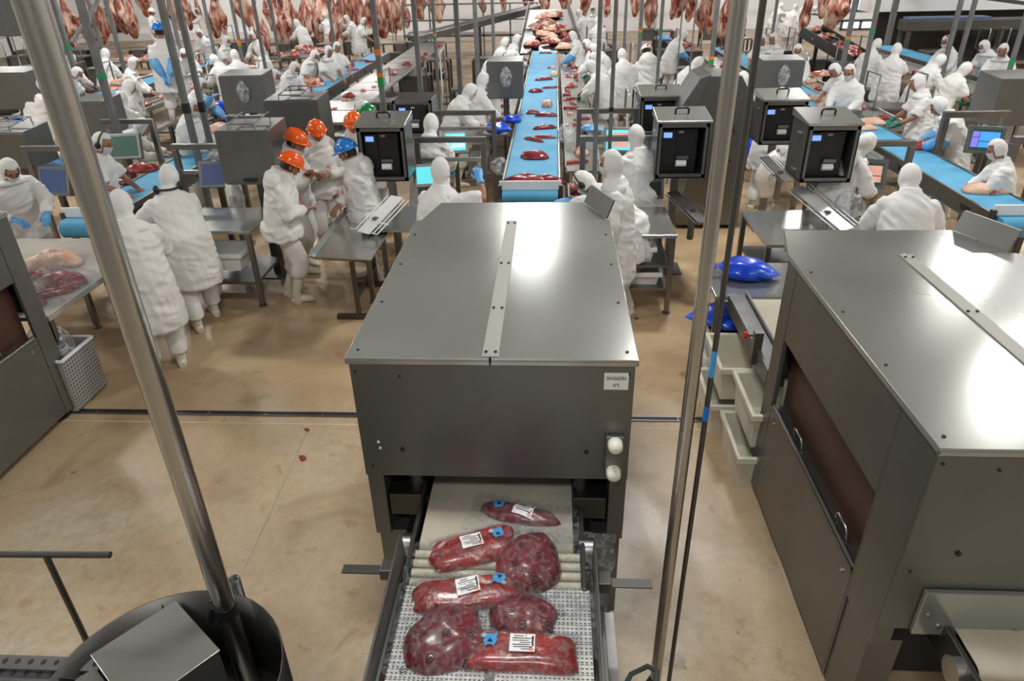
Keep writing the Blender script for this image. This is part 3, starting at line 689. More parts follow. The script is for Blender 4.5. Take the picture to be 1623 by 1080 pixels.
# ------------------------------------------------------------------ tables
def table(name, label, x0, x1, y0, y1, z, shelves=(), mt='steel', lip=0, cat='table', feet=True, group=None, plates=0):
    t = thing(name, label, cat, ((x0 + x1) / 2, (y0 + y1) / 2, 0), 0, group); a, b = (x1 - x0) / 2, (y1 - y0) / 2
    tp = MB().box(-a, a, -b, b, z - .035, z)
    if lip: tp.box(-a, -a + .02, -b, b, z, z + lip).box(a - .02, a, -b, b, z, z + lip)
    tp.build('table_top', M[mt], t, bevel=.004)
    if plates:
        pm = MB().box(-a + .03, a - .03, -b / plates + .03, b / plates - .03, z, z + .012).mesh('steel_plate', M['bright'])
        for i in range(plates): link('steel_plate', pm, t, (0, -b + (2 * i + 1) * b / plates, 0))
    for s in shelves: MB().box(-a + .04, a - .04, -b + .02, b - .02, s - .03, s).build('shelf', M['frame'], t, bevel=.004)
    lm = MB().box(-.025, .025, -.025, .025, .045, z - .036); lm.cyl((0, 0, 0), (0, 0, .02), .045, 12).cyl((0, 0, .015), (0, 0, .05), .014, 8)
    lm = lm.mesh('leg', M['frame'])
    k = max(2, int((y1 - y0) / 2.2) + 1)
    for i in range(k):
        for x in (-a + .035, a - .035): link('leg', lm, t, (x, -b + .035 + (2 * b - .07) * i / (k - 1), 0))
    return t
table('shelf_table', 'steel shelf table with tote bins right of the middle machine', .52, 1.26, 6.72, 7.62, .90, (.56, .30))
table('shelf_table', 'steel table with a white bin beside the leaning worker at left', -4.15, -3.22, 6.85, 7.65, .90, (.30,), lip=.0)
table('bagging_table', 'long beige topped bagging table with bagged meat at left edge', -5.75, -4.16, 4.90, 6.75, .86, mt='tablebelt', lip=.015)
table('steel_table', 'low steel table behind rolled belt end at left by the pole', -4.9, -4.0, 6.3, 6.95, .78, mt='frame')
table('steel_table', 'steel table holding the blue bag behind the crates', 1.38, 3.0, 5.38, 6.12, .85, (.42,))
table('packing_desk', 'small steel packing desk under the printer cabinet by the visitors', -2.05, -1.35, 6.95, 7.75, .88)
table('packing_desk', 'steel packing desk under two printer cabinets on the right', 2.1, 3.3, 6.55, 7.6, .86, (.45,))
table('side_table', 'long steel side table with trimmings right of the middle belt', .16, .66, 9.2, 21.5, .88, lip=.05)
table('side_table', 'long steel side table left of the middle belt behind the grey cabinet', -1.18, -.70, 11.4, 21.5, .88, lip=.05)
table('plate_line', 'long line of shining steel plates right of the left blue belt', -4.55, -3.65, 12.3, 25.5, .90, plates=12)
table('side_table', 'steel side table left of the right blue belt', 3.95, 4.45, 9.6, 20.5, .88, lip=.05)
table('side_table', 'steel side table right of the right blue belt', 5.2, 5.7, 11.5, 20.5, .88, lip=.05)
table('side_table', 'steel trimming table before the blue belt farthest right', 7.9, 8.7, 12.6, 20.5, .88, lip=.05)
table('side_table', 'steel side table left of left blue belt with rolled end', -6.05, -5.5, 11.6, 20.5, .88, lip=.05)
table('side_table', 'steel trimming table between the blue hatted supervisor and the poles', -8.55, -8.0, 12.5, 21.5, .88, lip=.05)
table('cutting_table', 'dark cutting table with red meat under the hanging quarters at left', -8.6, -7.2, 21.8, 24.6, .88, mt='tube_dark')
table('cutting_table', 'dark cutting table under the quarters left of the bay', 3.6, 4.3, 21.8, 25.8, .88, mt='tube_dark')
table('cutting_table', 'long cutting table far left behind the blue hatted supervisor', -13.8, -11.5, 21.5, 22.5, .88, mt='tube_dark')

# shallow tray table next to the visitors
a, b, c, d = P(488, 406, .86), P(588, 412, .86), P(640, 330, .86), P(546, 329, .86)
o = (a + b + c + d) / 4; o.z = 0
t = thing('tray_table', 'shallow steel tray table standing in front of the helmeted visitors', 'table', o)
q = [p - o for p in (a, b, c, d)]
cen = sum(q, V()) / 4
inn = [cen + (p - cen) * .90 - V((0, 0, .045)) for p in q]
inn = [V((p.x, p.y, .815)) for p in inn]
tr = MB().add(q + inn + [p - V((0, 0, .02)) for p in inn] + [p - V((0, 0, .01)) for p in q], [(4, 5, 6, 7), (0, 1, 5, 4), (1, 2, 6, 5), (2, 3, 7, 6), (3, 0, 4, 7), (11, 10, 9, 8), (12, 8, 9, 13), (13, 9, 10, 14), (14, 10, 11, 15), (15, 11, 8, 12), (0, 12, 13, 1), (1, 13, 14, 2), (2, 14, 15, 3), (3, 15, 12, 0)])
tr.build('tray', M['steel'], t)
ln, lf = (q[0] + q[1]) / 2 * .75 + (q[2] + q[3]) / 2 * .25, (q[0] + q[1]) / 2 * .2 + (q[2] + q[3]) / 2 * .8
for p in (ln, lf):
    MB().box(p.x - .022, p.x + .022, p.y - .022, p.y + .022, .05, .80).build('post', M['tube_dark'], t)
    MB().box(p.x - .24, p.x + .24, p.y - .03, p.y + .03, .0, .05).build('base_bar', M['tube_dark'], t)
MB().bar((ln.x, ln.y, .25), (lf.x, lf.y, .25), .045).build('tie_bar', M['tube_dark'], t)

def chute(label, px, py, z, yaw, col='bright', s=1.0):
    q = P(px, py, z); t = thing('wire_chute', label, 'chute', (q.x, q.y, z), R(yaw))
    T = Matrix.Rotation(R(-22), 4, 'X')
    MB().box(-.075 * s, .075 * s, -.28 * s, .28 * s, -.006, .006, M=T).build('slide_plate', M[col], t)
    for x in (-.115, -.165, .115):
        MB().tube([T @ V((x * s, -.26 * s, .0)), T @ V((x * s, .26 * s, .0)), T @ V((x * s, .30 * s, .05))], .007, 6).build('guide_rod', M[col], t)
    MB().bar(T @ V((-.17 * s, .1 * s, -.012)), T @ V((.12 * s, .1 * s, -.012)), .015).build('cross_rod', M[col], t)
    MB().bar((0, .08, -.35), (0, .08, -.01), .05).build('stand', M['frame'], t)
    return t
chute('white wire chute on the tray table beside the printer cabinet', 603, 340, 1.02, 150, 'hdpe', 1.1)
chute('dark wire chute under the printer cabinet right of the middle', 1090, 328, .95, 215, 'frame', 1.0)
chute('brightly lit wire chute below right printer cabinet', 1302, 330, 1.05, 215, 'bright', 1.3)
chute('small pale wire chute left of the brightly lit one', 1230, 268, 1.1, 205, 'frame', .9)

# ------------------------------------------------------------------ cabinets
def printer_cabinet(label, px, py, z0, w=.50, d=.44, h=.58, yaw=0, open_lid=False):
    q = P(px, py, z0); t = thing('printer_cabinet', label, 'printer cabinet', (q.x, q.y + d / 2, 0), R(yaw)); a, b = w / 2, d / 2; e = .02
    s = MB().box(-a, -a + e, -b, b, z0, z0 + h).box(a - e, a, -b, b, z0, z0 + h).box(-a, a, -b, b, z0, z0 + e).box(-a, a, b - e, b, z0, z0 + h)
    s.box(-a, a, -b, -b + .03, z0 + h - .05, z0 + h).box(-a, a, -b, -b + .03, z0, z0 + .05).box(-a, -a + .045, -b, -b + .03, z0, z0 + h).box(a - .045, a, -b, -b + .03, z0, z0 + h)
    s.build('shell', M['steel_dark'], t, bevel=.005)
    MB().box(-a + .021, a - .021, b - .03, b - .021, z0 + .02, z0 + h - .01).box(-a + .02, a - .02, -b + .04, b - .03, z0 + .021, z0 + .03).build('inner_lining', M['dark'], t)
    top = z0 + h
    if open_lid:
        T = Matrix.Translation((0, b, top)) @ Matrix.Rotation(R(68), 4, 'X')
        l = MB().box(-a - .01, a + .01, -.0 - d - .02, 0, .0, .035, M=T @ Matrix.Rotation(R(180), 4, 'X') @ Matrix.Translation((0, d, -.035))).build('lid', M['steel_dark'], t, bevel=.004)
        T2 = T @ Matrix.Rotation(R(180), 4, 'X')
        for x in (-.11, .11): MB().box(x - .015, x + .015, .04, d - .04, .0, .012, M=T2).build('lid_strip', M['paper'], l)
    else:
        l = MB().prism([(-b - .03, top + .0), (-b - .03, top + .025), (b + .01, top + .085), (b + .01, top + .0)], -a - .015, a + .015, axis='x').build('lid', M['steel'], t, bevel=.004)
        MB().tube([(-.07, -.0, top + .05), (-.07, -.01, top + .10), (-.055, -.01, top + .115), (.055, -.01, top + .115), (.07, -.01, top + .10), (.07, .0, top + .05)], .012, 8).build('lid_handle', M['black'], l)
    p = MB().box(-a + .05, a - .10, -b + .10, b - .05, z0 + .03, z0 + h - .08).box(-a + .05, -a + .20, -b + .075, -b + .10, z0 + .12, z0 + h - .09).build('label_printer', M['black'], t, bevel=.008)
    MB().box(-a + .075, -a + .165, -b + .069, -b + .074, z0 + h - .17, z0 + h - .115).build('display', M['lcd'], p)
    MB().box(-a + .24, -a + .29, -b + .094, -b + .099, z0 + h - .125, z0 + h - .105).build('badge', M['greystick'], p)
    MB().box(-a + .23, -a + .36, -b + .06, -b + .10, z0 + .20, z0 + .235).build('label_bar', M['frame'], p)
    MB().cyl((-a + .23, -b + .075, z0 + .15), (-a + .34, -b + .075, z0 + .15), .035, 16).build('label_roll', M['paper'], p)
    MB().box(-.04, .04, -.03 + b * .3, .05 + b * .3, 0.02, z0).box(-.15, .15, -.15, .20, 0, .02).build('post', M['frame'], t)
    MB().bar((-a - .012, -.10, z0 + .09), (-a - .012, .02, z0 + .09), .012).bar((-a - .012, -.10, z0 + h - .12), (-a - .012, .02, z0 + h - .12), .012).build('side_latch', M['bright'], t)
    return t
printer_cabinet('printer cabinet with black handle standing right behind the orange helmeted visitors', 611, 288, 1.2, .53, .46, .60)
printer_cabinet('printer cabinet with open lid behind the one by the visitors', 657, 218, 1.2, .55, .50, .50, open_lid=True)
printer_cabinet('printer cabinet with white label roll right of the middle belt, nearer one', 1077, 283, 1.2, .55, .46, .60)
printer_cabinet('printer cabinet behind the nearer one right of the middle belt', 1046, 214, 1.2, .58, .50, .50)
printer_cabinet('printer cabinet right of the shiny pole, farther of two', 1236, 230, 1.2, .54, .46, .54)
printer_cabinet('printer cabinet with lit display above the brightly lit chute', 1307, 290, 1.2, .53, .55, .60)

def steel_cabinet(label, px, py, z0, w=.6, d=.5, h=.55, rods=False, handle=False, film_=False, yaw=0):
    q = P(px, py, z0); t = thing('steel_cabinet', label, 'cabinet', (q.x, q.y + d / 2, 0), R(yaw)); a, b = w / 2, d / 2
    MB().prism([(-b, z0), (-b, z0 + h), (b, z0 + h + .03), (b, z0)], -a, a, axis='x').build('box', M['steel_dark'], t, bevel=.006)
    MB().box(-a - .008, a + .008, -b - .01, -b, z0 + .02, z0 + h - .02).build('door', M['steel_dark'], t, bevel=.003)
    MB().box(-.05, .05, -.05, .05, .02, z0).box(-.2, .2, -.2, .2, 0, .02).build('post', M['tube_dark'], t)
    z = z0 + h
    if rods:
        for x in (-.16, .14):
            MB().tube([(x, -b + .03, z), (x, -b + .03, z + .06), (x, b - .05, z + .10), (x, b - .05, z + .03)], .008, 6).build('top_rod', M['frame'], t)
        for y, zz in ((-b + .03, .06), (0, .08), (b - .05, .10)): MB().cyl((-.16, y, z + zz), (.14, y, z + zz), .008, 6).build('top_rod', M['frame'], t)
    if handle:
        MB().tube([(-.07, -b - .01, z0 + .06), (-.07, -b - .045, z0 + .06), (.07, -b - .045, z0 + .06), (.07, -b - .01, z0 + .06)], .014, 8).build('door_handle', M['black'], t)
        MB().box(a - .12, a - .02, -.05, .02, z0 - .10, z0 - .02).build('switch_box', M['yellow'], t); MB().cyl((a - .07, -.055, z0 - .06), (a - .07, -.085, z0 - .06), .02, 10).build('switch_knob', M['red'], t)
    if film_:
        f = MB(); rs = []
        for i in range(7):
            zz = z - .08 - i * .055; r = (.03, .07, .10, .11, .10, .08, .05)[i]
            rs.append([V((.02 + r * math.cos(k * .785) * (1 + .3 * noise.noise(V((k, i, 3)))), -b - .05 + .04 * math.sin(k * .785), zz)) for k in range(8)])
        f.rings(rs).build('hanging_film', M['filmbag'], t)
    return t
steel_cabinet('grey steel cabinet with wire rack and handle left of the visitors', 400, 293, 1.2, .60, .55, .60, rods=True, handle=True)
steel_cabinet('grey steel cabinet with wire rack behind the visitors', 472, 232, 1.2, .72, .55, .60, rods=True)
steel_cabinet('grey steel cabinet with hanging film in the left line', 392, 180, 1.2, .72, .5, .60, film_=True)
steel_cabinet('dark grey cabinet at the left edge beside the far blue belt', 20, 174, 1.2, .9, .6, .62)
steel_cabinet('low grey cabinet near the left edge with a wire guard on top', 18, 268, 1.2, .62, .5, .45, rods=True)
steel_cabinet('grey cabinet half hidden behind the thick pole', 152, 214, 1.2, .50, .5, .48)
steel_cabinet('big grey cabinet with hanging film left of the middle belt', 801, 157, 1.2, .62, .5, .62, film_=True)
steel_cabinet('grey steel cabinet with hanging film right of the shiny pole', 1235, 145, 1.2, .72, .5, .52, film_=True)
steel_cabinet('dark grey cabinet at the right edge above the small screen', 1604, 200, 1.2, .62, .6, .62)
q = P(22, 100, 0)
t = thing('wall_cabinet', 'huge pale grey steel cabinet high at the upper left corner', 'cabinet', (q.x - .2, q.y, 0))
MB().box(-1.6, 1.35, 0, .9, 1.0, 2.95).build('box', M['frame'], t, bevel=.01)
for x in (-1.58, -.1): MB().box(x, x + 1.42, -.02, 0, 1.03, 2.92).build('door', M['frame'], t, bevel=.006)
MB().tube([(1.15, -.02, 1.6), (1.15, -.06, 1.6), (1.15, -.06, 1.9), (1.15, -.02, 1.9)], .02, 6).build('door_handle', M['black'], t)
for x in (-1.5, .2, 1.2): MB().box(x - .04, x + .04, .1, .18, 0, 1.0).build('leg', M['tube_dark'], t)
# tall bin lift right of the middle
t = thing('bin_lift', 'tall grey steel lift housing with chamfered head behind the printer cabinets', 'lift', (2.15, 9.75, 0))
MB().prism([(-.42, .05), (-.30, 1.0), (-.45, 1.55), (-.20, 2.02), (.22, 2.02), (.42, 1.7), (.42, .05)], -.36, .36, axis='y').build('housing', M['steel_dark'], t, bevel=.01)
MB().prism([(-.38, 1.40), (-.60, 1.50), (-.30, 2.0), (-.16, 2.05)], -.37, .37, axis='y').build('tilted_door', M['frame'], t, bevel=.01)
MB().tube([(.05, -.38, 1.35), (.05, -.42, 1.35), (.2, -.42, 1.35), (.2, -.38, 1.35)], .012, 6).build('handle', M['tube_dark'], t)
for x in (-.25, .3): MB().box(x - .05, x + .05, -.3, .3, 0, .05).build('foot', M['rubber'], t)
screws([(.1, -.364, .95), (.2, -.364, .95), (.1, -.364, .75)], 'bolt', t, 'y', .015)

# ------------------------------------------------------------------ portal frames of square tube
def portal(label, L_, R_, z=1.5, zl=0, zr=0, bars=(), w=.065):
    a, b = P(*L_, z), P(*R_, z); o = V((a.x, a.y, 0))
    # the frame stands square to the line: both legs at their mean depth
    y = (a.y + b.y) / 2; x0, x1 = at_y(*L_, y).x, at_y(*R_, y).x
    t = thing('tube_frame', label, 'frame', (x0, y, 0)); W = x1 - x0
    MB().box(-w / 2, W + w / 2, -w / 2, w / 2, z - w, z).build('top_bar', M['frame'], t, bevel=.004)
    if zl is not None: MB().box(-w / 2, w / 2, -w / 2, w / 2, zl, z - w).build('leg', M['frame'], t, bevel=.004)
    if zr is not None: MB().box(W - w / 2, W + w / 2, -w / 2, w / 2, zr, z - w).build('leg', M['frame'], t, bevel=.004)
    for zb in bars: MB().box(w / 2, W - w / 2, -.02, .02, zb - .045, zb).build('cross_bar', M['bright'], t)
portal('grey tube frame right of the printer cabinet by the visitors, nearer one', (660, 217), (766, 217), 1.5, bars=(1.25,))
portal('grey tube frame behind the nearer one left of the middle belt', (688, 175), (782, 175), 1.5, bars=(1.27,))
portal('grey tube frame right of the middle belt, farther of two', (918, 172), (1008, 172), 1.5)
portal('grey tube frame right of the middle belt, nearer of two', (924, 215), (1030, 215), 1.5)
portal('grey tube frame around the green screen beside the thick pole', (162, 190), (238, 188), 1.5)
portal('grey tube frame over the left blue belt before the wire rack cabinet', (275, 229), (352, 227), 1.5, bars=(1.18,))
portal('grey tube frame over the left blue belt behind the wire rack cabinet', (364, 184), (432, 182), 1.5)
portal('grey tube frame at the left edge beside the hooded worker', (38, 232), (98, 230), 1.5)
portal('grey tube frame over the right blue belt, farther of two', (1284, 175), (1362, 175), 1.5)
portal('grey tube frame over the right blue belt, nearer of two', (1356, 223), (1448, 222), 1.5)
portal('large grey tube frame right of the right blue belt by the blue screen', (1502, 177), (1597, 175), 1.5, w=.08)
portal('grey tube frame cut by the right edge beside the masked worker', (1613, 216), (1660, 216), 1.5, w=.08)

# ------------------------------------------------------------------ screens
def screen(label, px, py, z, w=.36, h=.27, yaw=0, tilt=-15, cols=('scr_cyan',), wrap=True, stand=True):
    q = P(px, py, z); t = thing('touch_screen', label, 'screen', (q.x, q.y, 0), R(yaw))
    T = Matrix.Translation((0, 0, z)) @ Matrix.Rotation(R(tilt), 4, 'X')
    a, b = w / 2, h / 2
    MB().box(-a - .04, a + .04, 0, .09, -b - .04, b + .04, M=T).build('housing', M['frame'], t, bevel=.008)
    s = MB().box(-a, a, -.004, 0, -b, b, M=T).build('display', M[cols[0]], t)
    if len(cols) > 1:
        MB().box(-a * .45, a * .9, -.007, -.004, -b * .1, b * .75, M=T).box(-a * .45, a * .9, -.007, -.004, -b * .7, -b * .18, M=T).build('picture_panel', M[cols[1]], s)
        if len(cols) > 2: MB().box(-a * .95, -a * .5, -.007, -.004, -b * .7, b * .2, M=T).build('side_panel', M[cols[2]], s)
        if len(cols) > 3: MB().box(-a * .95, -a * .5, -.007, -.004, b * .25, b * .75, M=T).build('corner_panel', M[cols[3]], s)
    if wrap:
        f = MB(); rs = []
        for i in range(7):
            row = []
            for j in range(9):
                u, v_ = (j / 8 - .5) * (w + .20), (i / 6 - .5) * (h + .22)
                row.append(T @ V((u, -.02 - .035 * noise.noise(V((u * 9, v_ * 9, px))), v_ + .02)))
            rs.append(row)
        f.rings(rs, 0, True, False, closed=False).build('film_cover', M['wrap'], t)
    if stand: MB().box(-.03, .03, .02, .08, 0, z - .12).build('stand', M['tube_dark'], t)
    return t
screen('green screen beside the worker with ear muffs', 196, 232, 1.2, .36, .27, 10, -20, ('scr_green',))
screen('navy screen under a film cover before the wire rack cabinet', 342, 276, 1.15, .34, .25, 5, -18, ('scr_off',))
screen('dark screen wrapped in clear film left of the thick pole', 84, 287, 1.1, .36, .27, -10, -18, ('scr_off',))
screen('cyan screen in front of the hooded worker left of the middle belt', 722, 225, 1.25, .26, .22, 10, -20, ('scr_cyan', 'scr_white'))
screen('cyan screen at the elbow of the arm-raising worker', 676, 278, 1.1, .24, .20, 10, -18, ('scr_cyan',))
screen('pale pink screen behind the farther frame right of middle belt', 980, 222, 1.2, .32, .26, -5, -18, ('scr_cyan', 'scr_pink'))
screen('pink and violet screen behind the masked worker in profile', 1000, 283, 1.1, .27, .24, -12, -15, ('scr_green', 'scr_pink', 'scr_violet'))
screen('colourful screen wrapped in film right of the brightly lit chute', 1376, 276, 1.15, .31, .25, -10, -15, ('scr_green', 'scr_pink', 'scr_violet', 'scr_blue'))
screen('blue and violet screen above the masked worker at the right edge', 1562, 222, 1.25, .32, .26, -20, -12, ('scr_green', 'scr_blue', 'scr_violet', 'scr_violet'))
screen('small black scale display hanging behind the shelf table', 1035, 300, 1.05, .20, .16, 20, -10, ('black',))

# ------------------------------------------------------------------ standing poles between floor and ceiling
def pole(label, px, y, r, bands=(), x_at=0, square=False):
    x = at_y(px, x_at, y).x; r *= .66 if square else .8
    t = thing('support_pole', label, 'pole', (x, y, 0))
    if square: MB().box(-r, r, -r, r, 0, CEIL - .002).build('shaft', M['gal'], t)
    else: MB().cyl((0, 0, 0), (0, 0, CEIL - .002), r, 12).build('shaft', M['gal'], t)
    MB().box(-r * 2, r * 2, -r * 2, r * 2, 0, .012).build('base_plate', M['gal'], t)
    for py0, py1, mt in bands:
        z1, z0 = at_y(px, py0, y).z, at_y(px, py1, y).z
        (MB().box(-r - .004, r + .004, -r - .004, r + .004, z0, z1) if square else MB().cyl((0, 0, z0), (0, 0, z1), r + .004, 12)).build('tape_band', M[mt], t)
    return t
SQ = True
pole('grey column with a green tape and brace right of the thick pole', 84, 15.5, .07, [(72, 80, 'green_tape')], square=SQ)
pole('grey column with green tape beside the worker with ear muffs', 126, 9.6, .06, [(118, 126, 'green_tape')], square=SQ)
pole('grey column braced to its left neighbour among the hanging quarters', 139, 17.5, .05, [], square=SQ)
pole('slim grey column ending beside the green gloved worker at left', 167, 18.5, .06, [], square=SQ)
pole('grey column with black clamp, first right of the blue hatted supervisor', 254, 9.4, .055, [(164, 180, 'black')], square=SQ)
pole('grey column with black clamp, second right of the blue hatted supervisor', 281, 9.7, .05, [(162, 178, 'black')], square=SQ)
pole('thin grey column behind the blue hatted supervisor', 267, 18.0, .06, [])
pole('grey column behind the white worker standing at the far left belt', 322, 18.5, .055, [])
pole('grey column with orange tape left of the wide cabinet with film', 366, 17.0, .05, [(64, 72, 'orange_tape'), (72, 76, 'green_tape')])
pole('thin grey column right of the one with orange tape', 379, 21.0, .05)
pole('grey column behind the cabinet with film, by the carcass cluster', 401, 14.5, .045)
pole('grey column among the carcasses left of the standing butcher', 427, 22.0, .06)
pole('slim grey column beside the butcher in the apron', 520, 23.0, .06)
pole('grey column with orange and green tape near the green helmet', 590, 10.6, .055, [(78, 88, 'orange_tape'), (116, 122, 'orange_tape'), (123, 138, 'green_tape')], square=SQ)
pole('plain grey column right of the taped one near the steel plates', 655, 14.2, .065, square=SQ)
pole('slim column with orange tape over the line of steel plates', 685, 14.8, .04, [(53, 57, 'orange_tape'), (57, 61, 'green_tape')])
pole('wide grey column beside the far walkway, left one', 722, 15.2, .07, square=SQ)
pole('wide grey column beside the far walkway, right one', 752, 17.0, .07, square=SQ)
pole('slim grey column beside the far walkway', 780, 18.0, .05)
pole('grey column in front of the nearer right frame by the middle belt', 952, 7.75, .030)
pole('grey column with black band beside its neighbour at the middle belt', 977, 8.4, .030, [(170, 177, 'black')])
pole('grey column behind the hooded worker with blue glove', 993, 18.0, .05, square=SQ)
pole('grey column with orange tape beside the white helmet', 1018, 16.5, .06, [(46, 51, 'orange_tape'), (51, 54, 'green_tape')], square=SQ)
pole('grey column with green tape right of the white helmet', 1051, 15.0, .045, [(46, 52, 'green_tape')], square=SQ)
pole('very thin conduit left of the leaning blue sleeved worker', 1083, 11.6, .014)
pole('very thin conduit right of the leaning blue sleeved worker', 1104, 11.4, .014)
pole('grey column with orange and green tape left of the shiny pole', 1138, 12.2, .05, [(89, 94, 'orange_tape'), (94, 100, 'green_tape'), (111, 117, 'green_tape')], square=SQ)
pole('grey pole close behind the shiny pole on its right', 1209, 5.6, .028)
pole('slim dark column left of the workers on the far walkway', 1232, 19.5, .05)
pole('grey column with orange tape in front of the dark bay', 1356, 14.0, .055, [(57, 62, 'orange_tape'), (62, 65, 'green_tape')], square=SQ)
pole('grey column with green tape in front of the dark bay', 1393, 13.8, .05, [(46, 52, 'green_tape')], square=SQ)
pole('grey column at the left side of the dark bay', 1421, 22.0, .10, square=SQ)
pole('grey column in the middle of the dark bay', 1524, 16.5, .06, square=SQ)
pole('slim column at the right in front of the dark bay', 1546, 17.0, .06, square=SQ)
pole('column at the right edge near the far right belt', 1634, 14.5, .06, [(95, 103, 'green_tape')])
a, b = at_y(84, 0, 15.5), at_y(139, 0, 17.5)
t = thing('cross_brace', 'diagonal steel brace between the two left columns', 'brace', (a.x, a.y, 0))
o = V((a.x, a.y, 0))
MB().bar(at_y(113, 68, 15.5) - o, at_y(156, 1, 17.5) - o, .06).build('diagonal', M['gal'], t)
MB().bar(at_y(112, 78, 15.5) - o, at_y(158, 76, 17.5) - o, .05).build('horizontal', M['gal'], t)

# ------------------------------------------------------------------ step platforms
def platform(label, x, y, h=.6, w=.7, d=.7, yaw=0, rail=.95):
    t = thing('step_platform', label, 'platform', (x, y, 0), R(yaw)); a, b = w / 2, d / 2
    MB().box(-a, a, -b, b, h - .04, h).build('deck', M['frame'], t, bevel=.004)
    for s in (-1, 1):
        MB().tube([(s * a, -b - .35, 0), (s * a, -b, h), (s * a, -b, h + rail - .05), (s * a, -b + .05, h + rail), (s * a, b - .05, h + rail), (s * a, b, h + rail - .05), (s * a, b, 0)], .02, 8).build('side_rail', M['bright'], t)
        MB().cyl((s * a, -b, h + rail * .5), (s * a, b, h + rail * .5), .015, 8).build('mid_rail', M['frame'], t)
    for i in range(1, 3): MB().box(-a, a, -b - .35 + i * .11, -b - .18 + i * .11, h * i / 3 - .03, h * i / 3).build('step', M['frame'], t)
    return t

# ------------------------------------------------------------------ bags, bins
def bag(label, px, py, z, sx, sy, sz, mt='bag', yaw=0, seed=1, tail=.35, name='plastic_bag', cat='bag', group=None):
    q = P(px, py, z + sz * .4); mb = MB(); rs = []; n = 22
    prof = ((-1, .30), (-.92, .26), (-.84, .10), (-.78, .13), (-.68, .52), (-.5, .84), (-.25, 1), (.05, 1), (.3, .9), (.52, .74), (.7, .54), (.85, .30), (1, .03)) if tail else ((-1, .05), (-.9, .5), (-.7, .85), (-.4, 1), (0, 1), (.4, .95), (.7, .75), (.9, .45), (1, .1))
    for u, r in prof:
        rw = r if tail and u > 0 else r; rs.append([V((u * sx, sy * rw * math.cos(k) * (1 + .35 * (2 if mt != 'bag' else 1) * noise.noise(V((u * 3.5, math.cos(k) * 2.5, seed)))), max(.004, sz * .5 * (1 - .35 * (u > .5) * (u - .5)) + sz * .55 * (r ** 1.25) * math.sin(k) * (1 + .5 * noise.noise(V((u * 4, math.sin(k) * 2.5 + math.cos(k), seed + 5)))) - sz * .35 * max(0, u - .4)))) for k in [2 * math.pi * j / n for j in range(n)]])
    mb.rings(rs)
    return tag(mb.build(name, M[mt], None, (q.x, q.y, z), R(yaw)), label, cat, group)
bag('blue filled plastic bag lying on the steel table behind the crates', 1183, 428, .85, .30, .19, .17, yaw=-8, seed=3)
bag('blue plastic bag lying on the shelf below the steel table', 1150, 503, .42, .36, .22, .16, yaw=170, seed=6)
bag('shiny blue bag at the hands of workers left of the middle belt', 788, 205, .93, .26, .16, .16, yaw=20, seed=2)
bag('smaller blue bag behind the shiny one left of the middle belt', 812, 190, .93, .2, .14, .14, yaw=40, seed=9)
bag('white plastic bag left of the middle belt', 793, 266, .66, .26, .14, .22, 'filmbag', 112, 4)
bag('blue bag on the far left belt beside red meat', 27, 196, .86, .3, .2, .14, yaw=-20, seed=11)
bag('blue bag held open by the masked worker over the left belt', 352, 172, .98, .3, .2, .2, yaw=15, seed=12)
bag('blue bag hanging behind left edge frame next to wrapped screen', 82, 262, .95, .22, .16, .24, 'glove', 60, 13)
bag('blue bag behind the farther frame right of middle belt', 937, 205, .9, .22, .12, .12, 'glove', 0, 14)
bag('blue bag under the printer cabinet left of shiny pole', 1193, 240, .4, .2, .16, .34, 'bag', 80, 15)
bag('hanging white bag under the wire rack cabinet', 374, 315, .75, .12, .10, .34, 'whitebag', 90, 16)
bag('cloudy film bag with meat beside the middle belt, right side', 898, 215, .88, .16, .13, .26, 'filmbag', 80, 17)
bag('white bag hung under the right printer cabinet', 1218, 285, .5, .18, .14, .6, 'whitebag', 85, 18)
bag('clear film bag with meat hanging left of the brightly lit chute', 1203, 300, .002, .12, .10, .34, 'filmbag', 80, 19)
bag('clear film heap on the screen before the wire rack cabinet', 345, 247, 1.32, .16, .12, .12, 'filmbag', 0, 20)
bag('dark clear film bag draped on the desk beside the brightly lit chute', 1345, 330, .87, .22, .12, .26, 'filmbag', 10, 21)
bag('blue bag on the cutting table right of the far middle workers', 1052, 62, .92, .3, .2, .2, 'glove', 0, 22)

def tote(label, px, py, z, w, d, h, yaw=0, mt='crate', at=None, name='tote_bin', mark=None):
    q = V(at) if at else P(px, py, z); t = thing(name, label, 'bin', (q.x, q.y, z if not at else at[2]), R(yaw)); a, b = w / 2, d / 2; k = .88
    o1 = [V((x, y, 0)) for x, y in ((-a * k, -b * k), (a * k, -b * k), (a * k, b * k), (-a * k, b * k))]
    o2 = [V((x, y, h)) for x, y in ((-a, -b), (a, -b), (a, b), (-a, b))]
    i2 = [V((p.x * .95, p.y * .95, h)) for p in o2]; i1 = [V((p.x * .93, p.y * .93, .012)) for p in o1]
    MB().rings([o1, o2, i2, i1], 0, False).build('bin_body', M[mt], t, bevel=.008)
    r = MB(); e = .02
    for x0, x1, y0, y1 in ((-a - e, a + e, -b - e, -b), (-a - e, a + e, b, b + e), (-a - e, -a, -b, b), (a, a + e, -b, b)): r.box(x0, x1, y0, y1, h - .045, h + .003)
    r.build('bin_rim', M[mt], t, bevel=.005)
    if mark:
        cu = bpy.data.curves.new('crate_lettering', 'FONT'); cu.body = mark; cu.size = .05; cu.align_x = 'CENTER'; cu.align_y = 'CENTER'; cu.extrude = .0008; cu.offset = .001
        lettering('crate_lettering', cu, t, (.02, -b * .955, h * .55), (R(83), 0, 0))
    return t
tote('white tote bin on the floor shelf of the table right of the machine', 0, 0, 0, .56, .5, .15, at=(.86, 7.05, .302), mt='hdpe')
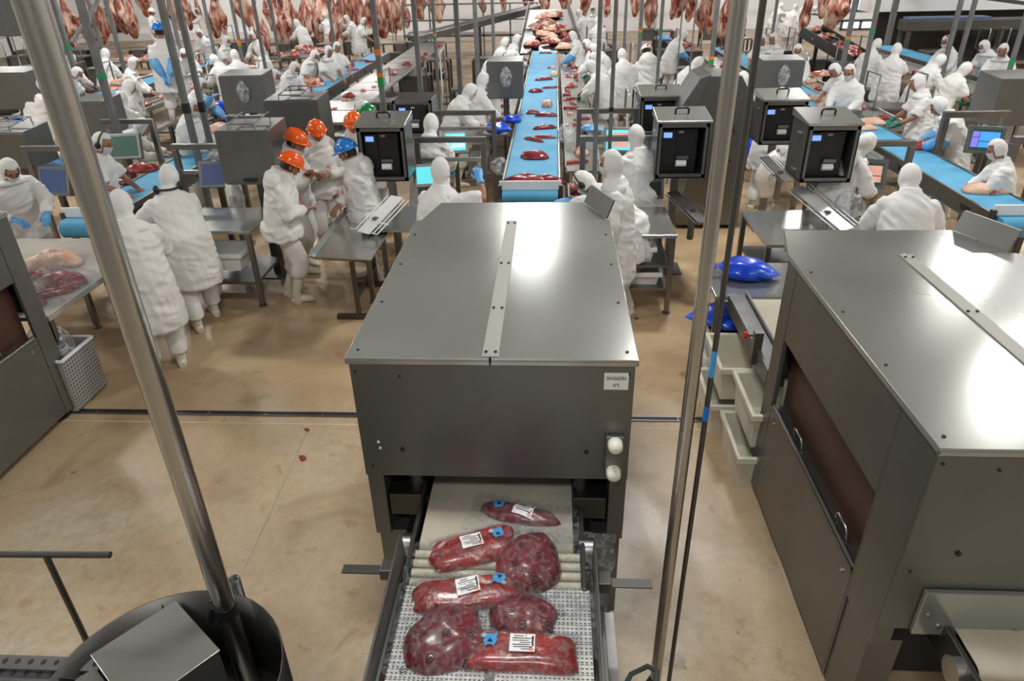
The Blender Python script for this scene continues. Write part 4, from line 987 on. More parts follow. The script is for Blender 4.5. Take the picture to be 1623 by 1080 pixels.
tote('white tote bin on the middle shelf of the table right of the machine', 0, 0, 0, .52, .5, .17, at=(.80, 7.05, .562), mt='hdpe')
tote('white bin hanging at the table beside the leaning worker at left', 0, 0, 0, .50, .4, .2, at=(-3.62, 7.02, .45), mt='hdpe')
tote('ivory crate beside the right machine, upper of the leaning stack', 0, 0, 0, .36, .56, .30, at=(1.56, 4.24, .335))
tote('ivory crate on the floor beside the right machine, under the upper one', 0, 0, 0, .36, .56, .30, at=(1.50, 4.20, .0))
tote('ivory crate standing behind the stacked ivory crates', 0, 0, 0, .42, .55, .30, at=(1.50, 4.84, .335))
tote('ivory crate on the floor under the one standing behind', 0, 0, 0, .42, .55, .30, at=(1.46, 4.84, .0))
tote('grey white crate with black letters below the blue bag shelf', 0, 0, 0, .50, .34, .22, at=(1.62, 5.55, .03), mt='hdpe', mark='ML/M')
t = thing('waste_bin', 'round clear bin with a yellow liner beside the aproned worker', 'bin', tuple(P(1390, 205, 0)))
MB().lathe([(.22, 0), (.26, .62), (.30, .66), (.29, .67), (.25, .63), (.20, .1)], 18).build('liner', M['filmbag'], t)
MB().lathe([(.20, .02), (.235, .52), (.0, .53)], 18).build('yellow_bag', M['yellowbin'], t)
for a in range(3): MB().cyl((.27 * math.cos(a * 2.1), .27 * math.sin(a * 2.1), 0), (.29 * math.cos(a * 2.1), .29 * math.sin(a * 2.1), .72), .012, 6).build('stand_leg', M['frame'], t)
t = thing('mesh_basket', 'perforated white basket behind left edge machine holding film bags', 'basket', (-4.08, 4.98, .02))
bk = MB(); o1 = [V((x, y, 0)) for x, y in ((-.5, -.22), (-.02, -.22), (-.02, .22), (-.5, .22))]; o2 = [V((x * 1.0, y * 1.0, .50)) for x, y in ((-.5, -.22), (.0, -.22), (.0, .22), (-.5, .22))]
bk.rings([o1, o2, [V((p.x * .97, p.y * .95, p.z)) for p in o2], [V((p.x * .97, p.y * .95, .01)) for p in o1]], 0, False).build('basket_wall', M['mesh'], t)
bk = MB()
for i in range(4): bk.bar(o2[i], o2[(i + 1) % 4], .02)
bk.build('basket_rim', M['paper'], t)
tag(MB().ell((0, 0, .0), (.20, .17, .26), 14, 10).build('film_bag', M['filmbag'], None, (-4.32, 5.0, .50)), 'crumpled clear film bag in the perforated basket at left', 'bag')

# infeed belt behind the right machine, and the switch knob
t = thing('infeed_conveyor', 'short beige infeed belt behind the right machine with wide steel rail', 'conveyor', (2.1, 4.75, 0))
MB().box(-.46, .50, -.58, .60, .80, .845).build('beige_belt', M['belt_beige'], t, bevel=.01)
MB().box(-.62, -.49, -.60, .62, .74, .875).box(-.485, -.47, -.60, .62, .80, .91).build('side_rail', M['frame'], t, bevel=.004)
MB().box(.53, .66, -.60, .62, .74, .875).build('side_rail', M['frame'], t, bevel=.004)
for x in (-.15, .54):
    for y in (-.4, .5): MB().box(x - .025, x + .025, y - .025, y + .025, 0, .74).build('leg', M['tube_dark'], t)
t = thing('stop_knob', 'red mushroom knob at the back of the right machine', 'switch', (1.45, 4.46, .98))
MB().cyl((0, 0, 0), (-.05, 0, 0), .010, 10).build('stem', M['frame'], t); MB().cyl((-.05, 0, 0), (-.075, 0, 0), .026, 14).build('knob_cap', M['red'], t)
MB().box(.0, .06, -.03, .03, -.23, .03).build('knob_bracket', M['frame'], t)

ORD = ('first second third fourth fifth sixth seventh eighth ninth tenth eleventh twelfth thirteenth fourteenth fifteenth sixteenth seventeenth eighteenth nineteenth twentieth '
       'twenty-first twenty-second twenty-third twenty-fourth twenty-fifth twenty-sixth').split()
# ------------------------------------------------------------------ meat lying about
MEAT = {}
def meat_mesh(kind):
    if kind not in MEAT:
        a = {'round': (.20, .15, .10, 2.1, 2, .14, 'lean'), 'long': (.26, .085, .08, 2.4, 4, .2, 'lean'), 'slab': (.24, .15, .09, 3, 6, .12, 'fat'), 'cut': (.18, .12, .09, 2.3, 9, .25, 'meat'),
             'cube': (.10, .10, .11, 3.4, 7, .10, 'fat'), 'bone': (.20, .10, .08, 2.2, 12, .35, 'trim'), 'chunk': (.12, .09, .07, 2.1, 15, .35, 'meat'), 'trim': (.11, .07, .05, 2.0, 18, .4, 'trim'), 'strip': (.20, .045, .045, 2.2, 20, .3, 'meat'),
             'leg': (.30, .16, .13, 2.1, 24, .25, 'fat')}[kind]
        MEAT[kind] = dome(*a[:6], n=16, k=5)[0].mesh('meat_piece', M[a[6]])
    return MEAT[kind]
def meat(kind, px, py, z, yaw=0, s=1.0, label='', group=None, at=None, flip=1, name='meat_piece'):
    q = at or P(px, py, z)
    o = link(name, meat_mesh(kind), None, (q[0], q[1], z), R(yaw)); o.scale = (s, s * flip, s)
    return tag(o, label, 'meat', group)
Z = BZ + .001
for k, px, py, yaw, s, lab in (
    ('long', 830, 291, 5, 1.25, 'dark red muscle against the white end board of the middle belt'),
    ('long', 862, 290, -8, 1.05, 'dark red muscle under the blue gloved hand on the middle belt'),
    ('round', 847, 250, 0, 1.0, 'round dark red roast on the middle belt, near the glove'),
    ('strip', 846, 223, -40, 1.0, 'narrow strip of meat pointing to the viewer on the middle belt'),
    ('strip', 863, 219, -6, .9, 'narrow strip of meat lying crosswise on the middle belt'),
    ('long', 862, 204, 15, .75, 'fat edged long cut on the middle belt behind the strips'),
    ('long', 865, 184, -3, .75, 'dark oval muscle on the middle belt, right half'),
    ('cut', 844, 180, 10, .7, 'small ragged red cut beside the dark oval muscle'),
    ('cube', 867, 169, 0, 1.0, 'block of meat with pale fat cap on the middle belt'),
    ('round', 849, 146, 20, .75, 'dark red cut behind the fat capped block on the middle belt'),
    ('strip', 872, 140, 5, .9, 'thin dark tail of meat right of the dark red cut'),
    ('long', 861, 127, 15, .8, 'dark long cut on the middle belt, middle of the far row'),
    ('cube', 878, 121, 5, .9, 'pale fat topped cut on the far middle belt'),
    ('slab', 875, 108, 10, .5, 'small fat topped slab on the far middle belt'),
    ('long', 864, 85, 0, .7, 'dark cut lying at the far end of the middle belt'),
    ('slab', 881, 84, 8, .4, 'pale strip at the far end of the middle belt')):
    meat(k, px, py, Z, yaw, s, lab, 'cuts on the middle belt')
for k, px, py, yaw, s, lab in (
    ('long', 182, 291, -10, 1.0, 'dark marbled cut on the left belt beside the thick pole'),
    ('cut', 222, 272, 15, 1.1, 'ragged red cut on the left belt'),
    ('round', 240, 268, 0, .7, 'dark glossy cut beside the ragged one on the left belt'),
    ('bone', 310, 240, 20, 1.0, 'pale boned cut on the left belt under the frame'),
    ('leg', 348, 210, 15, 1.0, 'big pale cut on the left belt by the masked worker'),
    ('bone', 322, 219, 60, 1.0, 'smaller pale cut on the left belt by the masked worker'),
    ('bone', 382, 198, 20, 1.0, 'pale cut on the left belt left of the wire rack'),
    ('leg', 408, 190, 20, 1.0, 'red and white cut on the left belt behind the wire rack')):
    meat(k, px, py, Z, yaw, s, lab, 'cuts on the left belt')
rs_ = random.Random(3)
for i in range(26):
    u = i / 25; px, py = 446 + 100 * u + rs_.uniform(-7, 7), 158 - 52 * u + rs_.uniform(-4, 5)
    q = P(px, py, Z)
    meat(rs_.choice(('cut', 'chunk', 'bone')), 0, 0, Z + (.07 if i % 3 == 2 else 0), rs_.uniform(0, 360), rs_.uniform(.75, 1.05), at=(min(max(q.x, -5.36), -5.0), q.y), label='ragged red and white cut heaped on the left belt before the row of cutters', group='heap of cuts on the left belt')
for i, (px, py) in enumerate(((575, 97), (588, 99), (560, 112))):
    meat('strip', px, py, Z, 20 * i, .9, ('thin dark cut on the far left belt, first of the row', 'thin dark cut on the far left belt, second of the row', 'dark cut on the far left belt nearest the cutters')[i], 'cuts on the left belt')
for i in range(12):
    meat(rs_.choice(('chunk', 'trim', 'cut')), 530 + i * 15 + rs_.uniform(-6, 6), 171 - i * 8.6 + rs_.uniform(-3, 3), .914, rs_.uniform(0, 360), .8, ORD[i] + ' scrap of red meat from the near end on the line of steel plates', 'scraps on the steel plates')
for k, px, py, yaw, s, lab in (
    ('long', 150, 155, 10, .9, 'dark red cut on the belt second from left, left of the taped column'),
    ('leg', 195, 134, 5, 1.0, 'pale boned cut on the belt second from left'),
    ('bone', 178, 144, 30, 1.0, 'pale fat cut on the belt second from left, right of the taped column'),
    ('cut', 52, 184, 0, 1.3, 'dark red marbled cut at the left edge beside the blue bag'),
    ('chunk', 66, 186, 40, 1.3, 'small dark cut at the left edge right of the marbled one'),
    ('strip', 226, 122, 10, 1.4, 'long dark cut left of the blue hatted supervisor'),
    ('chunk', 318, 103, 0, 1.5, 'bright red cut on the far left belt before the upright standing worker')):
    meat(k, px, py, Z - .02, yaw, s, lab)
for k, px, py, yaw, s, lab in (
    ('slab', 1560, 303, 3, 1.05, 'large fat covered slab near the end board of the right belt'),
    ('cut', 1464, 236, -5, 1.2, 'marbled red and white cut on the right belt'),
    ('long', 1428, 230, 0, .8, 'dark cut behind the marbled one on the right belt'),
    ('slab', 1380, 196, -5, .95, 'fat covered slab on the right belt behind the nearer frame'),
    ('slab', 1372, 205, 10, .75, 'small pale slab on the right belt behind the nearer frame'),
    ('bone', 1340, 184, 0, 1.0, 'pale and red cut on the right belt under the farther frame'),
    ('slab', 1310, 159, -10, 1.1, 'round fat covered cut on the right belt beside the hanging film'),
    ('slab', 1312, 169, 5, .9, 'flat pale cut on the right belt beside the hanging film'),
    ('slab', 1284, 155, 20, .6, 'tan flat cut on the right belt by the bending worker'),
    ('bone', 1302, 120, 0, 1.2, 'pink cut on the right belt by the two capped workers'),
    ('cut', 1148, 78, 0, .8, 'small pale cut at the far end of the right belt')):
    meat(k, px, py, Z, yaw, s, lab, 'cuts on the right belt')
for i in range(14):
    meat(rs_.choice(('cut', 'chunk', 'leg')), 1553 + i * 5.5, 104 + i * 1.6 + rs_.uniform(-2, 2), Z, rs_.uniform(0, 360), rs_.uniform(.7, .95), 'red and white cut heaped on the far right belt', 'heap of cuts on the far right belt')
for i in range(24):
    y = 9.6 + i * .48; meat(rs_.choice(('trim', 'bone', 'chunk', 'strip')), 0, 0, .882, rs_.uniform(0, 360), rs_.uniform(.7, 1.0), ORD[i] + ' meat trimming from the near end on the table right of middle belt', 'trimmings on the right side table', at=(rs_.uniform(.28, .54), y))
for i in range(14):
    y = 11.8 + i * .66; meat(rs_.choice(('trim', 'bone', 'chunk')), 0, 0, .882, rs_.uniform(0, 360), rs_.uniform(.7, 1.0), ORD[i] + ' meat trimming from the near end on the table left of middle belt', 'trimmings on the left side table', at=(rs_.uniform(-1.06, -.82), y))
for x0, x1, y0, y1, n, lab in ((4.08, 4.34, 10.5, 20, 12, 'meat trimming on the table left of the right belt'), (8.05, 8.55, 13, 20, 12, 'meat trimming on the table before the farthest right belt'), (-8.4, -8.15, 13, 21, 12, 'meat trimming on the table left of the blue hatted supervisor'), (-5.95, -5.6, 12, 20, 8, 'meat trimming on the table of the row of cutters'), (5.3, 5.6, 12, 20, 8, 'meat trimming on the table right of the right belt'),
                               (-8.4, -7.4, 22.0, 24.4, 22, 'dark red cut on the cutting table under hanging quarters'), (3.7, 4.2, 22, 25.6, 12, 'red cut on the cutting table left of the bay'), (-13.5, -11.8, 21.6, 22.4, 14, 'red cut on the far left cutting table')):
    for i in range(n): meat(rs_.choice(('trim', 'bone', 'chunk', 'cut')), 0, 0, .882, rs_.uniform(0, 360), rs_.uniform(.8, 1.15), ORD[i] + ' ' + lab.replace(' on the ', ' from the near end on the '), lab.replace('meat trimming', 'trimmings').replace('dark red cut', 'dark red cuts').replace('red cut on', 'red cuts on'), at=(rs_.uniform(x0, x1), y0 + (y1 - y0) * (i + rs_.random() * .6) / n))
# tub of trimmings beside the middle belt
t = tote('steel tub heaped with meat trimmings right of the middle belt', 0, 0, 0, .40, .50, .26, at=(.40, 8.35, .62), mt='frame', name='steel_tub')
MB().box(-.03, .03, -.03, .03, -.62, 0).box(-.2, .2, -.2, .2, -.62, -.6).build('stand', M['tube_dark'], t)
for i in range(26): meat(rs_.choice(('trim', 'chunk')), 0, 0, .84 + .09 * (i // 13), rs_.uniform(0, 360), rs_.uniform(.6, .8), 'trimming heaped in the steel tub', 'trimmings in the steel tub', at=(.40 + rs_.uniform(-.13, .13), 8.35 + rs_.uniform(-.18, .18)))
# bagged meat on the bagging table
for k, px, py, s, lab in (('leg', 82, 420, 1.0, 'large bagged cut at the blue gloved hand on the bagging table'), ('chunk', 53, 442, 1.2, 'small red cut beside the emergency button on the bagging table'), ('cut', 96, 450, 1.2, 'bagged dark cut in the middle of the bagging table'), ('bone', 42, 465, .9, 'brown boned cut on the bagging table near the machine'), ('strip', 78, 468, 1.2, 'long pale boned cut on the bagging table'), ('cut', 28, 488, 1.1, 'bagged cut at the left edge of the bagging table')):
    q = P(px, py, .87)
    t = thing('bagged_meat', lab, 'meat', (q.x, q.y, .862), R(px * 7 % 50), 'meat on the bagging table')
    link('meat_cut', meat_mesh(k), t).scale = (s, s, s)
    f = MB(); drape(f, 0, 0, .62 * s, .42 * s, 0, lambda x, y, s=s: max(0, .13 * s * (1 - (x / (.28 * s)) ** 2 - (y / (.19 * s)) ** 2)), .012, 18, 14, 0, .035, px); f.build('film_bag', M['film'], t)
# chute and pile at the far end of the middle belt
t = thing('loading_chute', 'sloping steel chute full of meat at the far end of the middle belt', 'chute', (-.1, 22.0, 0))
ch = MB(); ch.add([(-.9, 0, .88), (.9, 0, .88), (.55, 4.6, 1.75), (-.75, 4.6, 1.75)], [(0, 1, 2, 3)]); ch.add([(-.9, 0, .85), (.9, 0, .85), (.55, 4.6, 1.72), (-.75, 4.6, 1.72)], [(3, 2, 1, 0)])
ch.build('slide', M['frame'], t)
MB().bar((-.92, 0, .98), (-.77, 4.6, 1.88), .02, .3).build('side_wall', M['frame'], t); MB().bar((.92, 0, .98), (.57, 4.6, 1.88), .02, .3).build('side_wall', M['frame'], t)
for x, y, z in ((-.85, .1, .86), (.85, .1, .86), (-.72, 4.5, 1.7), (.52, 4.5, 1.7)): MB().box(x - .04, x + .04, y - .04, y + .04, 0, z).build('leg', M['tube_dark'], t)
for i in range(60):
    u = rs_.random(); y = 22.1 + u * 4.0; w = .75 - .45 * u
    meat(rs_.choice(('bone', 'leg', 'cut', 'chunk')), 0, 0, .89 + u * .76 + rs_.uniform(0, .22) * (1 - abs(u - .35)), rs_.uniform(0, 360), rs_.uniform(.8, 1.1), 'raw cut of meat in the heap sliding down the chute', 'heap on the chute behind the middle belt', at=(-.12 + rs_.uniform(-w, w), y))
# inclined supply belt left of the bay
t = thing('incline_conveyor', 'dark sloping conveyor with meat left of the dark bay', 'conveyor', (0, 0, 0))
a, b = P(1365, 96, .9), P(1285, 48, 1.5)
d = (b - a); d.z = 0; sd = V((-d.y, d.x, 0)).normalized() * .4
mb = MB().add([a - sd, a + sd, b + sd, b - sd], [(3, 2, 1, 0)]); mb.build('slide', M['tube_dark'], t)
for s in (-1, 1): MB().bar(a + sd * s, b + sd * s, .04, .25).build('side_wall', M['tube_dark'], t)
for p in (a + sd * .9, a - sd * .9, b + sd * .9, b - sd * .9): MB().box(p.x - .04, p.x + .04, p.y - .04, p.y + .04, 0, p.z - .02).build('leg', M['tube_dark'], t)
for i in range(26):
    u = rs_.random(); q = a.lerp(b, u) + sd * rs_.uniform(-.7, .7)
    meat(rs_.choice(('bone', 'cut', 'chunk')), 0, 0, q.z + .01, rs_.uniform(0, 360), rs_.uniform(.8, 1.1), 'raw cut on the sloping conveyor left of the dark bay', 'cuts on the sloping conveyor', at=(q.x, q.y))
t = thing('walkway', 'raised steel walkway with railing behind the grey columns at the back', 'walkway', (-2.2, 29.0, 0))
MB().box(-3.6, 1.6, 0, 1.0, .70, .78).build('deck', M['frame'], t)
for z in (1.3, 1.85): MB().cyl((-3.6, .02, z), (1.6, .02, z), .03, 8).build('rail', M['gal'], t)
for i in range(6): MB().box(-3.62 + i * 1.03, -3.56 + i * 1.03, .0, .05, 0, 1.85).build('post', M['gal'], t)
t = thing('scrap_conveyor', 'dark inclined scrap conveyor rising left at the back behind the walkway', 'conveyor', (-2.6, 25.4, 0))
MB().bar((-2.2, 0, 1.0), (2.0, 2.2, 1.75), .7, .22).build('trough', M['frame'], t, bevel=.02)
for x, y, z in ((-2.0, .1, .9), (0, 1.05, 1.25), (1.8, 2.05, 1.55)): MB().box(x - .05, x + .05, y - .05, y + .05, 0, z).build('leg', M['tube_dark'], t)
# bay machinery
t = thing('bay_conveyor', 'dark conveyor frame inside the dark bay behind the farthest right belt', 'conveyor', (13.2, 23.4, 0))
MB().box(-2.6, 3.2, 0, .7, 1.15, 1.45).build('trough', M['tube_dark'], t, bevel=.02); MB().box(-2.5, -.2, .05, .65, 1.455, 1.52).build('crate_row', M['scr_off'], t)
for x in (-2.5, .2, 3.0):
    for y in (.05, .6): MB().box(x - .05, x + .05, y - .05, y + .05, 0, 1.15).build('leg', M['tube_dark'], t)
MB().bar((-2.6, .0, 2.3), (3.2, .0, 1.5), .1).build('brace', M['tube_dark'], t)

# ------------------------------------------------------------------ hanging quarters of beef on rails
rail_lines = {}
def carcass_mesh(seed, hind=True):
    rs = []; k = 18; n = 14; off = V((seed * 3.7, seed * 1.9, 0))
    prof = [(.0, .035), (.10, .05), (.2, .075), (.32, .13), (.45, .20), (.6, .235), (.72, .20), (.84, .15), (.95, .10), (1, .05)] if hind else [(.0, .03), (.08, .06), (.2, .11), (.4, .17), (.58, .21), (.72, .24), (.85, .2), (.93, .12), (1, .06)]
    for i in range(k + 1):
        u = i / k
        for (a, ra), (b, rb) in zip(prof, prof[1:]):
            if a <= u <= b: r = ra + (rb - ra) * (u - a) / (b - a)
        c = V((.07 * math.sin(u * 3 + seed), .05 * math.cos(u * 4 + seed), -u * 1.35))
        rs.append([c + V((r * math.cos(t), r * .62 * math.sin(t), 0)) * (1 + .7 * noise.noise(V((math.cos(t) * 1.4, math.sin(t) * 1.4, u * 4)) + off)) for t in [2 * math.pi * j / n for j in range(n)]])
    return MB().rings(rs).mesh('quarter', M['carcass'])
CM = [carcass_mesh(i, i % 3 != 2) for i in range(6)]
hookm = MB().tube([(0, 0, .62), (0, 0, .08), (.03, 0, .0), (.0, 0, -.05), (-.035, 0, -.01)], .016, 6).mesh('hook', M['tube_dark'])
RZ = 3.05
def quarter(px, py, zb, s, label, i, y=None):
    q = P(px, py, zb) if y is None else at_y(px, py, y)
    L_ = 1.35 * s; zt = q.z + L_
    t = thing('beef_quarter', label, 'beef quarter', (q.x, q.y, zt), R(37 * i % 360))
    o = link('quarter', CM[i % 6], t); o.scale = (s * 1.02, s * 1.02, s)
    h = link('hook', hookm, t, (0, 0, 0)); h.scale = (1, 1, max(.2, (RZ - zt) / .62))
    return q
qs = [(118, 68, 'with dark flank, first from the left'), (150, 66, 'hanging behind the braced columns'), (172, 63, 'long and red before the wide louvre'), (187, 50, 'slim and pink over the ledge'), (202, 48, 'slim and pale next to the pink one'), (217, 55, 'dark legged beside the white capped worker'),
      (236, 20, 'pale one above the white capped worker'), (285, 42, 'behind the column right of the blue hat'), (322, 40, 'red one right of the visitor in white'), (356, 48, 'pink one left of the orange taped column'), (393, 36, 'flat and pink right of the orange taped column'), (418, 74, 'tall pale one at the column by the cabinet'),
      (440, 62, 'broad red one, first of the cluster'), (455, 66, 'broad brown one, second of the cluster'), (470, 60, 'broad brown one, third of the cluster'), (488, 50, 'red one, fourth of the cluster'), (505, 46, 'dark one, fifth of the cluster'), (533, 66, 'pale one right of the cluster'), (545, 30, 'red one behind the butcher'), (556, 22, 'small one above the butcher'),
      (612, 54, 'long red one right of the butcher'), (625, 46, 'dark red one over the steel plates'), (634, 42, 'slim red one over the steel plates'), (645, 38, 'short red one over the steel plates'), (668, 26, 'slim dark one near the plain column'), (694, 30, 'pink one by the slim taped column'), (763, 14, 'pale one between the wide columns'), (796, 12, 'pale one above the walkway'), (835, 12, 'red one left of the chute'), (862, 12, 'pink one left of the chute'),
      (893, 18, 'broad brown one above the chute'), (925, 22, 'pale one above the white workers'), (962, 20, 'red one behind the taller pole pair'), (1006, 20, 'red one behind the column'), (1076, 22, 'broad brown one left of the conduits'), (1094, 28, 'red one between the conduits'), (1112, 46, 'brown one right of the conduits'), (1124, 48, 'pale brown one beside the taped column'), (1147, 56, 'long pale one left of the shiny pole')]
for i, (px, py, lab) in enumerate(qs):
    zb = .95 if px < 300 else .85
    q = P(px, py, zb); y = min(max(q.y, 20), 34.5)
    quarter(px, py + 7, zb, 1.3 + .2 * math.sin(i * 2.1), 'hanging beef quarter, ' + lab, i, y)
for i, (px, py, y, lab) in enumerate(((1272, 52, 24.5, 'tall pale one on the right walkway'), (1302, 30, 25.0, 'dark one right of the walkway workers'), (1317, 52, 23.0, 'big red one left of the bay'), (1330, 40, 23.6, 'red ragged one left of the bay'))):
    quarter(px, py, 0, 1.15, 'hanging beef quarter, ' + lab, i + 2, y)
t = thing('overhead_rail', 'overhead steel rail carrying the hanging beef quarters', 'rail', (0, 0, RZ))
for y in (21, 23.5, 26, 28.5, 31, 33.5): MB().box(-20, 14, y - .03, y + .03, .03, .12).build('rail_bar', M['gal'], t)
for x in range(-18, 14, 4): MB().box(x - .04, x + .04, 20.9, 33.6, .13, .24).build('cross_beam', M['gal'], t); MB().box(x - .03, x + .03, 27, 27.06, .24, CEIL - RZ - .002).build('hanger', M['gal'], t)

# ------------------------------------------------------------------ dark equipment filling the lines at the back
def stand(label, x, y, w, d, h, kind=0):
    t = thing('equipment_stand', label, 'stand', (x, y, 0)); a, b = w / 2, d / 2
    MB().box(-a, a, -b, b, h - .05, h).build('top_tray', M['frame'], t, bevel=.006)
    for sx in (-1, 1):
        for sy in (-1, 1): MB().box(sx * a - .03, sx * a + .03, sy * b - .03, sy * b + .03, 0, h - .05).build('leg', M['tube_dark'], t)
    if kind != 1: 
        for q in (-1, 1): MB().box(-a + .03, a - .03, q * (b - .04) - .01, q * (b - .04) + .01, .25, h - .05).build('side_sheet', M['steel_dark'], t)
    if kind == 1: MB().box(-a + .02, a - .02, -b + .02, b - .02, .32, .36).build('shelf', M['frame'], t); MB().box(-a * .6, a * .5, -b * .6, b * .6, .36, .60).build('side_bin', M['tube_dark'], t, bevel=.02)
    if kind == 2:
        for sx in (-1, 1): MB().tube([(sx * a, -b, h), (sx * a, -b, h + .55), (sx * a, b, h + .55), (sx * a, b, h)], .018, 8).build('guard_rail', M['frame'], t)
i = 0
for x0, x1, y0, y1, nx, ny, where in ((-3.4, -1.7, 12.0, 21.0, 2, 5, 'between the steel plates and the middle belt'), (-7.6, -6.5, 13.5, 20.5, 1, 4, 'behind the row of cutters'), (1.7, 3.3, 13.2, 22.5, 2, 5, 'right of the leaning row at the middle belt'), (-13.2, -10.9, 15.0, 20.5, 2, 4, 'far left behind the second left belt'), (6.2, 7.4, 13.5, 21.5, 2, 4, 'around the aproned worker at the right'), (-20, -15.5, 21, 27, 3, 3, 'under the left hanging quarters'), (-12, -5.5, 25.6, 30, 4, 3, 'below the cluster of quarters'), (1.5, 6.5, 24, 31, 3, 4, 'below the quarters right of the chute'), (10.8, 17, 22.2, 22.9, 4, 1, 'in front of the dark bay wall')):
    for a in range(nx):
        for b in range(ny):
            if where.startswith('below the quarters right') and a == 2 and b == 0: i += 1; continue
            x = x0 + (x1 - x0) * (a / max(1, nx - 1) if nx > 1 else .5) + .2 * math.sin(i * 3.3); y = y0 + (y1 - y0) * (b / max(1, ny - 1) if ny > 1 else .5) + .3 * math.sin(i * 1.7)
            stand(('dark tray stand', 'dark shelf stand', 'dark railed stand')[i % 3] + ' ' + where + ', %s row, %s along' % (ORD[b], ORD[a]), x, y, .7 + .15 * math.sin(i), .55, .80 + .12 * math.sin(i * 2.2), i % 3); i += 1
# rear rows of quarters
n = 0
for y, xs in ((29.5, (-13.4, -11.2, -10.3, -9.2, -8.4, -7.6, -6.8)), (32.5, (-16, -12, -10.6, -9.6, -8.8, -7.9, -6.9, 4.1, 5.0, 5.8))):
    for x in xs:
        s = 1.25 + .2 * math.sin(n * 2.7); zt = .75 + .25 * math.sin(n * 1.3) + 1.35 * s
        t = thing('beef_quarter', 'hanging beef quarter in the %s rear row, %s from the left' % ('first' if y < 30 else 'second', ORD[xs.index(x)]), 'beef quarter', (x, y, zt), n * 1.1)
        link('quarter', CM[(n * 5 + 1) % 6], t).scale = (s, s, s); link('hook', hookm, t).scale = (1, 1, (RZ - zt) / .62 if RZ > zt + .1 else .2); n += 1

for px, py, k, lab in ((487, 682, 'chunk', 'small red meat scrap on the floor at the corner of the joint lines'), (480, 727, 'chunk', 'pink meat scrap on the floor left of the middle machine'), (117, 748, 'trim', 'tiny scrap on the floor beside the left edge machine'), (1216, 368, 'strip', 'red scrap on the floor right of the shiny pole'), (1008, 505, 'chunk', 'tiny red scrap on the floor right of the middle machine')):
    meat(k, px, py, .002, px, .22 if px != 480 else .3, lab)

# ------------------------------------------------------------------ people
# pose: lean, head pitch, head yaw, left hand, right hand (facing +Y, x to the right, metres at 1.70 m height), feet step
POSES = {
    'work': (24, 28, 0, (-.16, .46, .98), (.16, .43, 1.0), .05),
    'work2': (33, 20, 12, (-.28, .50, .96), (.10, .48, 1.02), .10),
    'bend': (52, 12, -8, (-.18, .74, .92), (.16, .70, .95), .12),
    'stand': (3, 6, 0, (-.29, .06, .80), (.29, .06, .80), .03),
    'turn': (6, 12, 35, (-.22, .24, 1.02), (.2, .28, 1.02), .06),
    'behind': (2, -2, -10, (-.04, -.22, .90), (.06, -.24, .88), .04),
    'talk': (4, 10, 10, (-.08, .26, 1.12), (.06, .27, 1.14), .05),
    'low': (10, 18, 0, (-.15, .38, .98), (.15, .40, .98), .04),
    'reach': (20, 18, 15, (-.15, .50, 1.02), (.10, .52, 1.36), .08),
    'armup': (14, 0, 25, (.10, .46, 1.16), (.28, .40, 1.50), .06),
    'side': (30, 15, -25, (-.34, .42, .95), (.02, .50, .98), .14),
    'cross': (5, 16, -15, (.10, .26, 1.08), (-.10, .30, 1.02), .04),
    'lookdown': (10, 26, 8, (-.26, .12, .86), (.10, .28, 1.10), .04),
    'folded': (7, 18, 0, (-.02, .24, 1.22), (.05, .25, 1.18), .05),
    'over': (54, 22, 15, (-.16, .86, 1.04), (.14, .80, 1.02), .10),
}
def smooth(x): x = max(0, min(1, x)); return x * x * (3 - 2 * x)
def xf_of(lean):
    def xf(p):
        a = R(lean) * smooth((p[2] - .74) / .36); c, s = math.cos(a), math.sin(a); z = p[2] - .92
        if z < -.18: return V(p)
        return V((p[0], p[1] * c + z * s, .92 + z * c - p[1] * s))
    return xf
def ik(S, T, l1, l2, hint):
    d = T - S; L_ = d.length
    if L_ > (l1 + l2) * .985: d = d.normalized() * (l1 + l2) * .985; T = S + d; L_ = d.length
    a = (l1 * l1 - l2 * l2 + L_ * L_) / (2 * L_); h = math.sqrt(max(0, l1 * l1 - a * a)); u = d.normalized()
    p = (hint - u * hint.dot(u)).normalized()
    return S + u * a + p * h, T
class Skel: pass
def skel(pose):
    lean, hp, hy, HL, HR, step = POSES[pose]; k = Skel(); xf = xf_of(lean); k.xf = xf
    k.neck = xf((0, .0, 1.44))
    k.H = Matrix.Rotation(R(hy), 3, 'Z') @ Matrix.Rotation(-R(lean * .55 + hp), 3, 'X')
    k.hc = k.neck + k.H @ V((0, .035, .165))
    k.top = k.hc + k.H @ V((0, -.01, .128))
    k.arm = {}
    for s, Hn in ((-1, HL), (1, HR)):
        S = xf((s * .185, -.01, 1.365)); hint = V((s * .8, -.5, -.55))
        if pose == 'armup' and s > 0: hint = V((1, .0, -.45))
        if pose == 'behind': hint = V((s * 1, -.4, .1))
        E_, W_ = ik(S, V(Hn), .285, .25, hint); k.arm[s] = (S, E_, W_)
    k.leg = {}
    for s in (-1, 1):
        Hp = V((s * .095, -.0, .90)); A = V((s * .12, s * step - .02, .10)); Kn, A = ik(Hp, A, .42, .42, V((s * .1, 1, 0))); k.leg[s] = (Hp, Kn, A)
    return k
HS = (.074, .094, .118)
